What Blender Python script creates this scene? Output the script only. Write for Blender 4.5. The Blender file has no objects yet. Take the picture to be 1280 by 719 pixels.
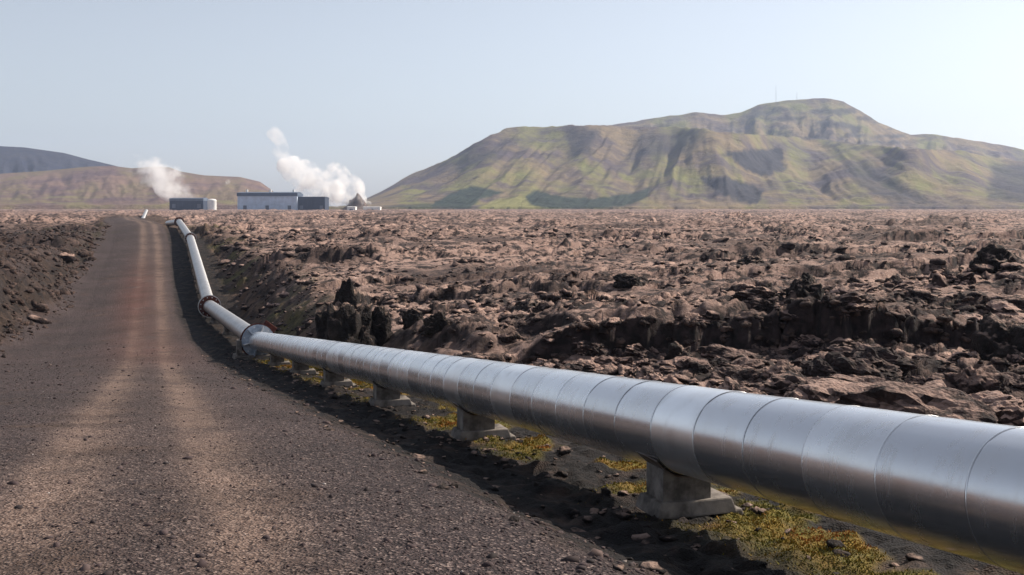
import bpy, bmesh, math, random
import numpy as np
from mathutils import Vector, Matrix, noise as mnoise

random.seed(7)
rng = np.random.default_rng(11)
S = 1.2                      # metres per layout unit
E = 2.16                     # eye height over the road, metres
F = 1372.0                   # focal length in photo pixels (1280 wide)
HY = 257.0                   # horizon row of the photo
SC = bpy.context.scene
COL = SC.collection

# ------------------------------------------------------------------ camera
cam = bpy.data.cameras.new('camera')
cam.sensor_width = 36.0
cam.lens = 36.0 * F / 1280.0
cam.shift_y = -(359.5 - HY) / 1280.0
cam.clip_start = 0.05
cam.clip_end = 30000
cam_o = bpy.data.objects.new('camera', cam)
cam_o.location = (0, 0, E)
cam_o.rotation_euler = (math.radians(90), 0, 0)
COL.objects.link(cam_o)
SC.camera = cam_o

# ------------------------------------------------------------------ sky and sun
SUN_AZ, SUN_EL = math.radians(59), math.radians(36)   # azimuth from +Y towards +X
world = bpy.data.worlds.new("World")
SC.world = world
world.use_nodes = True
wn = world.node_tree
bg = wn.nodes['Background']
sky = wn.nodes.new('ShaderNodeTexSky')
sky.sky_type = 'NISHITA'
sky.sun_disc = False
sky.sun_elevation = SUN_EL
sky.sun_rotation = SUN_AZ
sky.altitude = 200
sky.air_density = 1.0
sky.dust_density = 1.1
sky.ozone_density = 3.0
hs = wn.nodes.new('ShaderNodeHueSaturation')      # sky texture desaturated: the whole sky a little paler
hs.inputs['Saturation'].default_value = 0.44
hs.inputs['Value'].default_value = 1.03
wn.links.new(sky.outputs[0], hs.inputs['Color'])
wn.links.new(hs.outputs[0], bg.inputs['Color'])
bg.inputs['Strength'].default_value = 0.09
sun = bpy.data.lights.new('sun', 'SUN')
sun.energy = 5.0
sun.angle = math.radians(0.55)
sun.color = (1.0, 0.89, 0.76)
sun_o = bpy.data.objects.new('sun', sun)
sd = Vector((math.sin(SUN_AZ) * math.cos(SUN_EL), math.cos(SUN_AZ) * math.cos(SUN_EL), math.sin(SUN_EL)))
sun_o.rotation_euler = (-sd).to_track_quat('-Z', 'Y').to_euler()
COL.objects.link(sun_o)
SC.view_settings.view_transform = 'Standard'
SC.view_settings.look = 'None'
SC.view_settings.exposure = 0.54
SC.view_settings.gamma = 1.0
SC.cycles.use_denoising = True
SC.cycles.max_bounces = 10
SC.cycles.diffuse_bounces = 3
SC.cycles.volume_bounces = 8
SC.cycles.volume_max_steps = 256

# ------------------------------------------------------------------ helpers
def tag(o, label=None, cat=None, group=None, kind=None):
    if label: o['label'] = label
    if cat: o['category'] = cat
    if group: o['group'] = group
    if kind: o['kind'] = kind
    return o

def mesh_np(name, verts, faces, smooth=False):
    """verts (n,3); faces (m,3) or (m,4)"""
    me = bpy.data.meshes.new(name)
    verts = np.ascontiguousarray(verts, dtype=np.float32)
    faces = np.ascontiguousarray(faces, dtype=np.int32)
    k = faces.shape[1]
    me.vertices.add(len(verts)); me.vertices.foreach_set('co', verts.ravel())
    me.loops.add(faces.size); me.loops.foreach_set('vertex_index', faces.ravel())
    me.polygons.add(len(faces))
    me.polygons.foreach_set('loop_start', np.arange(0, faces.size, k, dtype=np.int32))
    me.update(calc_edges=True)
    if smooth:
        me.polygons.foreach_set('use_smooth', np.ones(len(faces), dtype=bool))
    return me

def attr(me, name, vals):
    a = me.attributes.new(name, 'FLOAT', 'POINT')
    a.data.foreach_set('value', np.ascontiguousarray(vals, dtype=np.float32).ravel())

def link(name, me, mat=None, parent=None, loc=None):
    o = bpy.data.objects.new(name, me)
    COL.objects.link(o)
    if mat and me is not None and not me.materials: me.materials.append(mat)
    if parent: o.parent = parent
    if loc is not None: o.location = loc
    return o

def empty(name, loc, rz=0):
    o = bpy.data.objects.new(name, None)
    COL.objects.link(o)
    o.location = loc; o.rotation_euler = (0, 0, rz)
    o.empty_display_size = 0.3
    return o

def from_bm(name, bm, mat, parent=None, loc=None, smooth=False):
    me = bpy.data.meshes.new(name)
    bm.normal_update()
    bm.to_mesh(me); bm.free()
    if smooth:
        me.polygons.foreach_set('use_smooth', [True] * len(me.polygons))
    return link(name, me, mat, parent, loc)

def add_box(bm, x0, x1, y0, y1, z0, z1, taper=0.0, bevel=0.0, tx=None, ty=None):
    tx = taper if tx is None else tx; ty = taper if ty is None else ty
    c = [(x0, y0, z0), (x1, y0, z0), (x1, y1, z0), (x0, y1, z0),
         (x0 + tx, y0 + ty, z1), (x1 - tx, y0 + ty, z1), (x1 - tx, y1 - ty, z1), (x0 + tx, y1 - ty, z1)]
    v = [bm.verts.new(p) for p in c]
    fs = [bm.faces.new([v[i] for i in f]) for f in
          ((3, 2, 1, 0), (4, 5, 6, 7), (0, 1, 5, 4), (1, 2, 6, 5), (2, 3, 7, 6), (3, 0, 4, 7))]
    if bevel:
        es = set(e for f in fs for e in f.edges)
        bmesh.ops.bevel(bm, geom=list(es), offset=bevel, segments=2, affect='EDGES', profile=0.6)
    return v

def sstep(e0, e1, x):
    t = np.clip((x - e0) / (e1 - e0), 0, 1)
    return t * t * (3 - 2 * t)

# ------------------------------------------------------------------ numpy noise
_P = rng.permutation(1024).astype(np.int32)
_G = rng.random(1024) * 2 * np.pi
_GX, _GY = np.cos(_G).astype(np.float32), np.sin(_G).astype(np.float32)
_R1, _R2, _R3 = (rng.random(1024).astype(np.float32) for _ in range(3))
def _h(ix, iy, s=0):
    return _P[(_P[(ix + s * 131) & 1023] + iy) & 1023]
def perlin(x, y, s=0):
    fx, fy = np.floor(x), np.floor(y)
    ix, iy = fx.astype(np.int32), fy.astype(np.int32)
    u, v = (x - fx).astype(np.float32), (y - fy).astype(np.float32)
    def g(dx, dy):
        h = _h(ix + dx, iy + dy, s)
        return _GX[h] * (u - dx) + _GY[h] * (v - dy)
    su, sv = u * u * u * (u * (u * 6 - 15) + 10), v * v * v * (v * (v * 6 - 15) + 10)
    a = g(0, 0); b = g(1, 0); c = g(0, 1); d = g(1, 1)
    return 1.5 * ((a + (b - a) * su) * (1 - sv) + (c + (d - c) * su) * sv)
def fbm(x, y, o=4, s=0, gain=0.5):
    t = 0; a = 1; n = 0
    for k in range(o):
        t = t + a * perlin(x * 2 ** k + 17.3 * k, y * 2 ** k - 9.1 * k, s + k); n += a; a *= gain
    return t / n
def voronoi(x, y, s=0):
    """F1 distance, F2-F1 and a random per cell"""
    fx, fy = np.floor(x), np.floor(y)
    ix, iy = fx.astype(np.int32), fy.astype(np.int32)
    u, v = (x - fx).astype(np.float32), (y - fy).astype(np.float32)
    f1 = np.full(np.shape(x), 9.0, np.float32); f2 = f1.copy(); r = np.zeros_like(f1)
    for dx in (-1, 0, 1):
        for dy in (-1, 0, 1):
            h = _h(ix + dx, iy + dy, s)
            d = (dx + _R1[h] - u) ** 2 + (dy + _R2[h] - v) ** 2
            near = d < f1
            f2 = np.where(near, f1, np.minimum(f2, d))
            r = np.where(near, _R3[h], r)
            f1 = np.where(near, d, f1)
    return np.sqrt(f1), np.sqrt(f2) - np.sqrt(f1), r

# ------------------------------------------------------------------ layout: pipe and road
def P(px, py, d):
    """a place given as image pixel column, row and depth -> metres"""
    return Vector(((px - 640) / F * d * S, d * S, E - (py - HY) / F * d * S))
R_PIPE = 0.4 * S
_R = P(1280, 624, 6.2); _J1 = P(322, 426, 47.5)
PDIR = (_J1 - _R).normalized()
PSTART = _R - PDIR * (24 * S)
J = [PSTART, _J1, P(262, 383, 70), P(238, 298, 115), P(224, 277.5, 145), P(210, 279.5, 160), P(196, 281, 200), P(190, 266, 600)]
_py = np.array([p.y for p in J]); _px = np.array([p.x for p in J]); _pz = np.array([p.z for p in J])
def pipe_x(y): return np.interp(y, _py, _px)
def pipe_z(y): return np.interp(y, _py, _pz)

_rd = np.array([-60, -10, 0, 5, 10, 20, 33, 47, 58, 70, 85, 100, 115, 130, 145, 160, 200, 300, 500, 900, 9000]) * S
_rz = E - np.array([1.6, 1.65, 1.68, 1.85, 2.42, 3.58, 5.1, 6.62, 7.05, 6.9, 6.25, 5.3, 4.25, 3.2, 2.45, 2.25, 2.6, 2.7, 3.2, 4.2, 4.2]) * S
_yy = np.arange(-80, 1200, 0.5)
_zz = np.interp(_yy, _rd, _rz)
_k = np.hanning(23); _k /= _k.sum()
_zz = np.convolve(np.pad(_zz, 11, mode='edge'), _k, mode='valid')
def road_z(y): return np.interp(y, _yy, _zz)
_xd = np.array([-60, 0, 5, 70, 115, 145, 200, 330, 900]) * S
_xx = np.array([19.7, 0.0, -1.64, -23.0, -37.7, -47.9, -69, -116, -320]) * S
def road_x(y): return np.interp(y, _xd, _xx)

_fy = _yy; _fz = pipe_z(_yy) - R_PIPE - 0.43 * S
_far = sstep(150 * S, 175 * S, _yy)
_fz = _fz * (1 - _far) + road_z(_yy) * _far
def floor_z(y): return np.interp(y, _fy, _fz)

def masks(x, y):
    c = np.cos(np.arctan(0.33))
    s = (x - road_x(y)) * c          # across the road, + to the right
    t = (x - pipe_x(y)) * c          # across the pipe
    return s, t

def terrain(x, y, full=True):
    x = np.asarray(x, dtype=np.float64); y = np.asarray(y, dtype=np.float64)
    s, t = masks(x, y)
    d = np.hypot(x, y)
    yo = y / S
    # broad lava level
    L = E - (3.15 + 0.9 * sstep(150, 900, yo)) * S
    L = L + 0.45 * fbm(x / 45, y / 45, 3, 3) * (1 - 0.5 * sstep(300, 1200, d))
    L = L + 0.9 * fbm(x / 160, y / 160, 2, 9) * sstep(120, 350, d) * (1 - 0.6 * sstep(900, 1500, d))
    # rubble mound at the right edge
    m = np.exp(-(((x - 21.5) / 6.0) ** 2 + ((y - 46.0) / 6.5) ** 2))
    L = L + 1.35 * m
    m2 = np.exp(-(((x + 33) / 9.0) ** 2 + ((y - 70.0) / 14) ** 2))
    L = L + 0.7 * m2
    # long broken ledges that face the road
    def ledge(y0, x0, x1, h, back, seed, wob=2.2):
        yc = y0 + wob * fbm(x / 9.0, x * 0 + seed, 3, seed) + 0.5 * perlin(x / 1.3, x * 0 + 0.3, seed + 3)
        env = sstep(x0, x0 + 3, x) * (1 - sstep(x1 - 3, x1, x))
        env = env * np.clip(0.85 + 0.35 * perlin(x / 3.1, x * 0 + 4.4, seed + 1), 0.2, 1.2)
        u = y - yc + 0.75 * fbm(x / 0.8, y / 0.8, 4, seed + 5)
        return env * h * sstep(-0.12, 0.22, u) * np.exp(-np.clip(u, 0, None) / back)
    L = L + ledge(33.5, -0.6, 16.5, 1.2, 11, 21, 0.7) - 0.25 * np.exp(-((y - 31.6) / 1.2) ** 2) * sstep(0.5, 3, x) * (1 - sstep(12, 15, x))
    L = L + ledge(56, -11, 3, 0.6, 9, 33)
    L = L + ledge(50, 9, 24, 0.5, 8, 41)
    L = L + ledge(86, 12, 48, 0.7, 12, 45)
    L = L + ledge(112, 36, 62, 1.1, 14, 47)
    L = L + ledge(75, -24, 12, 0.5, 10, 52)
    L = L + ledge(128, -30, 30, 0.7, 14, 57)
    L = L + ledge(41, -6, 20, 0.4, 6, 61)
    L = L + ledge(64, -12, 30, 0.45, 7, 63)
    L = L + ledge(98, -20, 30, 0.6, 9, 65)
    L = L + ledge(27, 7, 20, 0.45, 4, 67)
    L = L - 2.5 * np.exp(-((y - 74) / 36) ** 2) * np.exp(-(np.clip(t, 0, None) / 24) ** 2) * (t > -3)
    L = L - 1.7 * np.exp(-((y - 66) / 34) ** 2) * np.exp(-(np.clip(-s - 5, 0, None) / 22) ** 2) * (s < 0)
    # corridor of road and pipe
    rz, fz = road_z(y), floor_z(y)
    dip = np.clip(L - fz, 0, None)
    rise_r = sstep(1.7, 2.6 + 1.35 * dip, t + 0.9 * fbm(x / 5, y / 5, 2, 71) * sstep(2, 4, t))
    left_edge = -5.6 - 2.2 * sstep(0, 40, 88 - y)
    wl = left_edge + 1.3 * fbm(x / 7, y / 7, 3, 77) + 0.5 * fbm(x / 1.6, y / 1.6, 3, 78)
    rise_l = 1 - sstep(-2.6 - 1.1 * np.clip(L - rz, 0, 4), 0, s - wl)
    rise_l = rise_l ** 1.5
    road_w = rz - 0.012 * np.clip(s, -5, 5) ** 2
    ditch = sstep(-2.7, -1.15, t + 0.25 * fbm(x / 2.5, y / 2.5, 2, 81))
    corr = road_w * (1 - ditch) + fz * ditch
    far_on = 1 - sstep(230 * S, 330 * S, y)
    z = corr + (L - corr) * np.maximum(rise_r, rise_l)
    z = z * far_on + L * (1 - far_on)
    lava = np.maximum(rise_r, rise_l) * far_on + (1 - far_on)
    road = (1 - rise_l) * (1 - ditch) * far_on
    info = dict(s=s, t=t, d=d, lava=lava, road=road, ditch=ditch * (1 - rise_r) * far_on, rise_r=rise_r, rise_l=rise_l)
    if full:
        wx = x + 0.5 * perlin(x / 2.1, y / 2.1, 5); wy = y + 0.5 * perlin(x / 2.1, y / 2.1, 6)
        rough = np.clip(0.8 + 0.8 * fbm(x / 17, y / 17, 2, 91), 0.3, 1.35)
        def plates(f, e, r, k):
            crack = np.clip(e / 0.30, 0, 1) ** 0.6
            return crack * (0.25 + 0.75 * r) + k * np.sqrt(np.clip(1 - f * f, 0, 1))
        f1, e1, r1 = voronoi(wx / 4.4, wy / 2.4, 1)
        f2, e2, r2 = voronoi(wx / 1.7, wy / 1.1, 2)
        f3, e3, r3 = voronoi(wx / 0.66, wy / 0.48, 3)
        dome1, dome2, dome3 = plates(f1, e1, r1, 0.3), plates(f2, e2, r2, 0.45), plates(f3, e3, r3, 0.6)
        rough2 = np.clip(0.55 + 1.5 * fbm(x / 8, y / 8, 2, 93), 0.05, 1.5)
        q = 3.4 * fbm(x / 30 + 0.1 * perlin(x / 2.4, y / 2.4, 94), y / 15 + 0.1 * perlin(x / 2.4, y / 2.4, 96), 3, 95) + 10
        fq = q - np.floor(q)
        terr = 0.46 * (np.floor(q) - 10 + sstep(0.86, 1.0, fq) - 0.35 * (1 - sstep(0.0, 0.5, fq)) * 0)
        n = 0.30 * (dome1 - 0.75) + 0.36 * (dome2 - 0.8) * rough2 + 0.24 * (dome3 - 0.8) * np.clip(rough2 + 0.2, 0, 1.5) + 0.30 * fbm(x / 9, y / 6, 4, 95) + terr
        n = n + 0.14 * fbm(x / 0.5, y / 0.5, 3, 97) - 0.14 * np.abs(fbm(x / 1.1, y / 0.8, 3, 98))
        f4, e4, r4 = voronoi(wx / 20, wy / 8, 4)
        n = n + sstep(40, 200, d) * 0.8 * (r4 - 0.4) * sstep(0.0, 0.25, e4) * (1 - 0.45 * sstep(500, 1200, d))
        fade = (1 - 0.6 * sstep(900, 1600, d)) * (1 + 0.5 * sstep(80, 300, d))
        amp = np.maximum(sstep(0.25, 1.0, lava), 0.75 * sstep(0.04, 0.25, lava)) * rough * fade
        z = z + n * amp
        # gravel relief in the corridor
        low = 1 - sstep(0.25, 1.0, lava)
        z = z + low * (0.022 * fbm(x / 1.1, y / 1.1, 3, 99) + 0.014 * fbm(x / 0.28, y / 0.28, 2, 103))
        z = z + low * info['ditch'] * (0.26 * np.abs(fbm(x / 0.8, y / 0.8, 3, 107)) + 0.05 * np.abs(fbm(x / 0.2, y / 0.2, 2, 108)))
        z = z + sstep(0.02, 0.3, lava) * low * 0.35 * np.abs(fbm(x / 1.1, y / 1.1, 4, 109))
        # wheel tracks worn a little into the gravel
        for c0 in (-0.95, 0.75):
            z = z - info['road'] * 0.045 * np.exp(-((s - c0) / 0.33) ** 2)
        pass
    info['z'] = z
    return info
def ground_at(x, y):
    return float(terrain(np.array([x]), np.array([y]))['z'][0])

# ------------------------------------------------------------------ materials
class NT:
    def __init__(s, name):
        s.m = bpy.data.materials.new(name); s.m.use_nodes = True
        s.t = s.m.node_tree; s.n = s.t.nodes; s.b = s.n['Principled BSDF']
        s.b.inputs['Specular IOR Level'].default_value = 0.25
        s.out = s.n['Material Output']
    def new(s, typ, **kw):
        n = s.n.new(typ)
        for k, v in kw.items(): setattr(n, k, v)
        return n
    def l(s, a, b): s.t.links.new(a, b)
    def put(s, v, sock):
        if isinstance(v, bpy.types.NodeSocket): s.l(v, sock)
        else:
            if hasattr(sock.default_value, '__len__') and len(sock.default_value) == 4 and len(v) == 3: v = (*v, 1)
            sock.default_value = v
    def at(s, name): return s.new('ShaderNodeAttribute', attribute_name=name).outputs['Fac']
    def pos(s): return s.new('ShaderNodeNewGeometry').outputs['Position']
    def nz(s):
        g = s.new('ShaderNodeNewGeometry'); x = s.new('ShaderNodeSeparateXYZ')
        s.l(g.outputs['Normal'], x.inputs[0]); return x.outputs['Z']
    def objco(s): return s.new('ShaderNodeTexCoord').outputs['Object']
    def noise(s, scale, detail=4, rough=0.55, vec=None, out='Fac', stretch=None):
        n = s.new('ShaderNodeTexNoise'); n.inputs['Scale'].default_value = scale
        n.inputs['Detail'].default_value = detail; n.inputs['Roughness'].default_value = rough
        v = vec if vec is not None else s.pos()
        if stretch:
            mp = s.new('ShaderNodeMapping'); mp.inputs['Scale'].default_value = stretch
            s.l(v, mp.inputs['Vector']); v = mp.outputs[0]
        s.l(v, n.inputs['Vector'])
        return n.outputs[out]
    def voro(s, scale, feature='F1', out='Distance', vec=None, rand=1.0):
        n = s.new('ShaderNodeTexVoronoi'); n.feature = feature
        n.inputs['Scale'].default_value = scale; n.inputs['Randomness'].default_value = rand
        s.l(vec if vec is not None else s.pos(), n.inputs['Vector'])
        return n.outputs[out]
    def rng(s, v, a, b, c=0.0, d=1.0):
        n = s.new('ShaderNodeMapRange'); n.interpolation_type = 'SMOOTHSTEP'
        s.put(v, n.inputs['Value'])
        for k, q in zip(('From Min', 'From Max', 'To Min', 'To Max'), (a, b, c, d)): n.inputs[k].default_value = q
        return n.outputs[0]
    def math(s, op, a, b=0.0, c=0.0, clamp=False):
        n = s.new('ShaderNodeMath', operation=op, use_clamp=clamp)
        s.put(a, n.inputs[0]); s.put(b, n.inputs[1])
        if op == 'MULTIPLY_ADD': s.put(c, n.inputs[2])
        return n.outputs[0]
    def mix(s, f, a, b, mode='MIX'):
        n = s.new('ShaderNodeMix', data_type='RGBA', blend_type=mode)
        s.put(f, n.inputs[0]); s.put(a, n.inputs[6]); s.put(b, n.inputs[7])
        return n.outputs[2]
    def ramp(s, v, stops):
        n = s.new('ShaderNodeValToRGB'); cr = n.color_ramp
        while len(cr.elements) < len(stops): cr.elements.new(0.5)
        for e, (p, c) in zip(cr.elements, stops): e.position = p; e.color = (*c, 1)
        s.put(v, n.inputs[0]); return n.outputs[0]
    def bump(s, h, strength=0.5, dist=0.05):
        n = s.new('ShaderNodeBump'); n.inputs['Strength'].default_value = strength
        n.inputs['Distance'].default_value = dist
        s.put(h, n.inputs['Height']); s.l(n.outputs[0], s.b.inputs['Normal'])
    def col(s, c): s.put(c, s.b.inputs['Base Color'])
    def rough(s, v): s.put(v, s.b.inputs['Roughness'])
    def metal(s, v): s.put(v, s.b.inputs['Metallic'])

ROCK_DARK, ROCK_MID, LICHEN = (0.014, 0.010, 0.010), (0.055, 0.037, 0.035), (0.41, 0.265, 0.21)
def rock_colour(M, cover_lo=0.62, cover_hi=0.92, amount=1.0):
    base = M.mix(M.rng(M.noise(3.0, 5), 0.35, 0.7), ROCK_DARK, ROCK_MID)
    up = M.rng(M.nz(), cover_lo, cover_hi)
    patch = M.rng(M.noise(0.9, 6, 0.72), 0.425, 0.55)
    big = M.rng(M.noise(0.07, 4, 0.65), 0.37, 0.55, 0.28, 1.0)
    f = M.math('MULTIPLY', M.math('MULTIPLY', M.math('MULTIPLY', up, patch), big), amount)
    lich = M.mix(M.rng(M.noise(0.09, 4, 0.6), 0.35, 0.65), LICHEN, (0.25, 0.15, 0.118))
    lich = M.mix(M.rng(M.noise(7.0, 4, 0.7), 0.3, 0.75), lich, (0.47, 0.33, 0.275))
    return M.mix(f, base, lich)

def make_ground_material(name):
    M = NT(name)
    col = rock_colour(M, amount=M.math('SUBTRACT', 1.0, M.at('fresh')))
    # earth of the banks
    earth = M.mix(M.rng(M.noise(0.8, 6, 0.7), 0.38, 0.62), (0.024, 0.016, 0.014), (0.125, 0.078, 0.055))
    earth = M.mix(M.at('olive'), earth, M.mix(M.rng(M.noise(1.6, 5, 0.7), 0.38, 0.62), (0.05, 0.046, 0.02), (0.13, 0.108, 0.036)))
    earth = M.mix(M.at('rust'), earth, M.mix(M.rng(M.noise(1.4, 4), 0.3, 0.7), (0.10, 0.045, 0.028), (0.20, 0.095, 0.055)))
    earth = M.mix(M.at('ditch'), earth, M.mix(M.rng(M.noise(1.3, 6, 0.7), 0.46, 0.72), (0.008, 0.006, 0.006), (0.07, 0.045, 0.034)))  # near-black by the pipe deepens its shadow; also colours dark bank rubble
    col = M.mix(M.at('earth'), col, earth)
    # moss by the pipe
    moss = M.ramp(M.noise(2.6, 5, 0.65), [(0.25, (0.045, 0.045, 0.010)), (0.42, (0.12, 0.105, 0.018)), (0.60, (0.20, 0.13, 0.02)), (0.8, (0.20, 0.07, 0.015))])
    col = M.mix(M.at('moss'), col, moss)
    # road gravel
    gcell = M.voro(42.0, out='Color'); gs = M.new('ShaderNodeSeparateColor'); M.l(gcell, gs.inputs[0])
    gr = M.ramp(gs.outputs[0], [(0.0, (0.013, 0.009, 0.010)), (0.5, (0.041, 0.029, 0.030)), (0.86, (0.072, 0.051, 0.050)), (1.0, (0.26, 0.20, 0.18))])
    tr = M.ramp(gs.outputs[0], [(0.0, (0.075, 0.047, 0.037)), (0.6, (0.185, 0.124, 0.099)), (1.0, (0.30, 0.22, 0.18))])
    trk = M.math('MULTIPLY', M.at('track'), M.rng(M.noise(0.9, 5, 0.65), 0.25, 0.6, 0.35, 1.0))
    g = M.mix(trk, gr, tr)
    red = M.math('MULTIPLY', M.at('red'), M.rng(M.noise(0.5, 4), 0.2, 0.5))
    g = M.mix(red, g, (0.105, 0.050, 0.040))
    big = M.rng(M.noise(0.22, 4, 0.6), 0.3, 0.7, 0.82, 1.18)
    g = M.mix(1.0, g, M.new('ShaderNodeCombineColor').outputs[0], 'MIX') if False else g
    hsv = M.new('ShaderNodeHueSaturation'); M.l(g, hsv.inputs['Color']); M.l(big, hsv.inputs['Value'])
    col = M.mix(M.at('road'), col, hsv.outputs[0])
    M.col(col); M.rough(0.93)
    h = M.math('ADD', M.math('MULTIPLY', M.noise(9.0, 6, 0.7), 0.6), M.math('MULTIPLY', M.voro(42.0), 0.3))
    h = M.math('ADD', h, M.math('MULTIPLY', M.voro(5.0, 'DISTANCE_TO_EDGE'), 0.8))
    M.bump(h, 1.0, 0.10)
    return M.m

MAT_GROUND = make_ground_material('lava_and_gravel')

def simple(name, c1, c2, scale, rough=0.8, metal=0.0, bump=0.0, bscale=None, bdist=0.01, stretch=None, obj=True):
    M = NT(name)
    vec = M.objco() if obj else M.pos()
    M.col(M.mix(M.rng(M.noise(scale, 5, 0.6, vec=vec, stretch=stretch), 0.3, 0.7), c1, c2))
    M.rough(rough); M.metal(metal)
    if bump: M.bump(M.noise(bscale or scale * 4, 5, 0.65, vec=vec), bump, bdist)
    return M.m

def rock_material():
    M = NT('lava_rock')
    M.col(rock_colour(M, 0.30, 0.78, 1.0)); M.rough(0.95)
    M.bump(M.math('ADD', M.noise(5.0, 6, 0.7), M.math('MULTIPLY', M.voro(14.0), 0.5)), 1.0, 0.09)
    return M.m
MAT_ROCK = rock_material()
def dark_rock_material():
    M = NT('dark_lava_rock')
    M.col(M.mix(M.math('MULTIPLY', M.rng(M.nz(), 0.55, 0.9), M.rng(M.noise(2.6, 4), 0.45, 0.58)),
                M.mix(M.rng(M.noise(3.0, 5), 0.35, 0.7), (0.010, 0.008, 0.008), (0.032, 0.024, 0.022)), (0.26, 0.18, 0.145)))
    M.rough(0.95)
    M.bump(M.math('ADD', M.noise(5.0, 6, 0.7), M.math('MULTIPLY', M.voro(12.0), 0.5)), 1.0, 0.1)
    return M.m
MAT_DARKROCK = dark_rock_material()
def stone_material():
    M = NT('gravel_stone')
    M.col(M.ramp(M.at('tone'), [(0.0, (0.028, 0.022, 0.022)), (0.45, (0.060, 0.042, 0.043)), (0.8, (0.12, 0.085, 0.076)), (0.95, (0.22, 0.18, 0.16)), (1.0, (0.42, 0.38, 0.36))]))
    M.rough(0.9)
    return M.m
MAT_STONE = stone_material()
def moss_material():
    M = NT('moss')
    M.col(M.ramp(M.at('tone'), [(0.0, (0.06, 0.062, 0.010)), (0.35, (0.14, 0.125, 0.018)), (0.65, (0.23, 0.15, 0.02)), (1.0, (0.27, 0.088, 0.014))]))
    M.rough(0.9)
    return M.m
MAT_MOSS = moss_material()

def cladding_material():
    M = NT('aluminium_cladding')
    oi = M.new('ShaderNodeObjectInfo').outputs['Random']
    v = M.objco()
    streak = M.noise(3.0, 5, 0.6, vec=v, stretch=(1.0, 22.0, 1.0))
    blot = M.noise(1.6, 4, 0.6, vec=M.pos())
    c = M.mix(M.rng(oi, 0.0, 1.0), (0.68, 0.685, 0.70), (0.95, 0.955, 0.96))
    c = M.mix(M.rng(blot, 0.40, 0.75, 0.0, 0.6), c, (0.66, 0.645, 0.63))
    stain = M.noise(5.0, 5, 0.7, vec=M.pos(), stretch=(1.0, 1.0, 0.16))
    c = M.mix(M.rng(stain, 0.52, 0.78, 0.0, 0.45), c, (0.55, 0.52, 0.49))
    M.col(c); M.metal(0.90)
    r = M.math('ADD', M.rng(oi, 0.0, 1.0, 0.21, 0.28), M.math('MULTIPLY', M.rng(stain, 0.45, 0.75), 0.10))
    M.rough(r)
    M.bump(M.noise(1.1, 2, 0.5, vec=M.pos()), 0.08, 0.06)
    return M.m
MAT_CLAD = cladding_material()
MAT_FARCLAD = simple('weathered_cladding', (0.46, 0.445, 0.43), (0.58, 0.57, 0.56), 2.0, 0.45, 1.0, 0.1, 10)
MAT_CONC = simple('concrete', (0.06, 0.052, 0.046), (0.24, 0.21, 0.185), 3.5, 0.9, 0, 0.5, 30, 0.01)
MAT_STEEL = simple('sky_tinted_steel', (0.22, 0.26, 0.32), (0.42, 0.46, 0.52), 4, 0.5, 0.25, 0.3, 20)  # blue cast of skylight in shade put into the steel colour
MAT_RUST = simple('rusty_steel', (0.055, 0.016, 0.012), (0.13, 0.04, 0.028), 5, 0.8, 0.1, 0.5, 25)
MAT_PLATE = simple('dull_steel', (0.10, 0.07, 0.055), (0.22, 0.20, 0.19), 6, 0.6, 0.7, 0.2, 25)
MAT_GALV = simple('galvanised_steel', (0.50, 0.50, 0.50), (0.66, 0.65, 0.64), 4, 0.38, 0.9, 0.1, 25)

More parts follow.
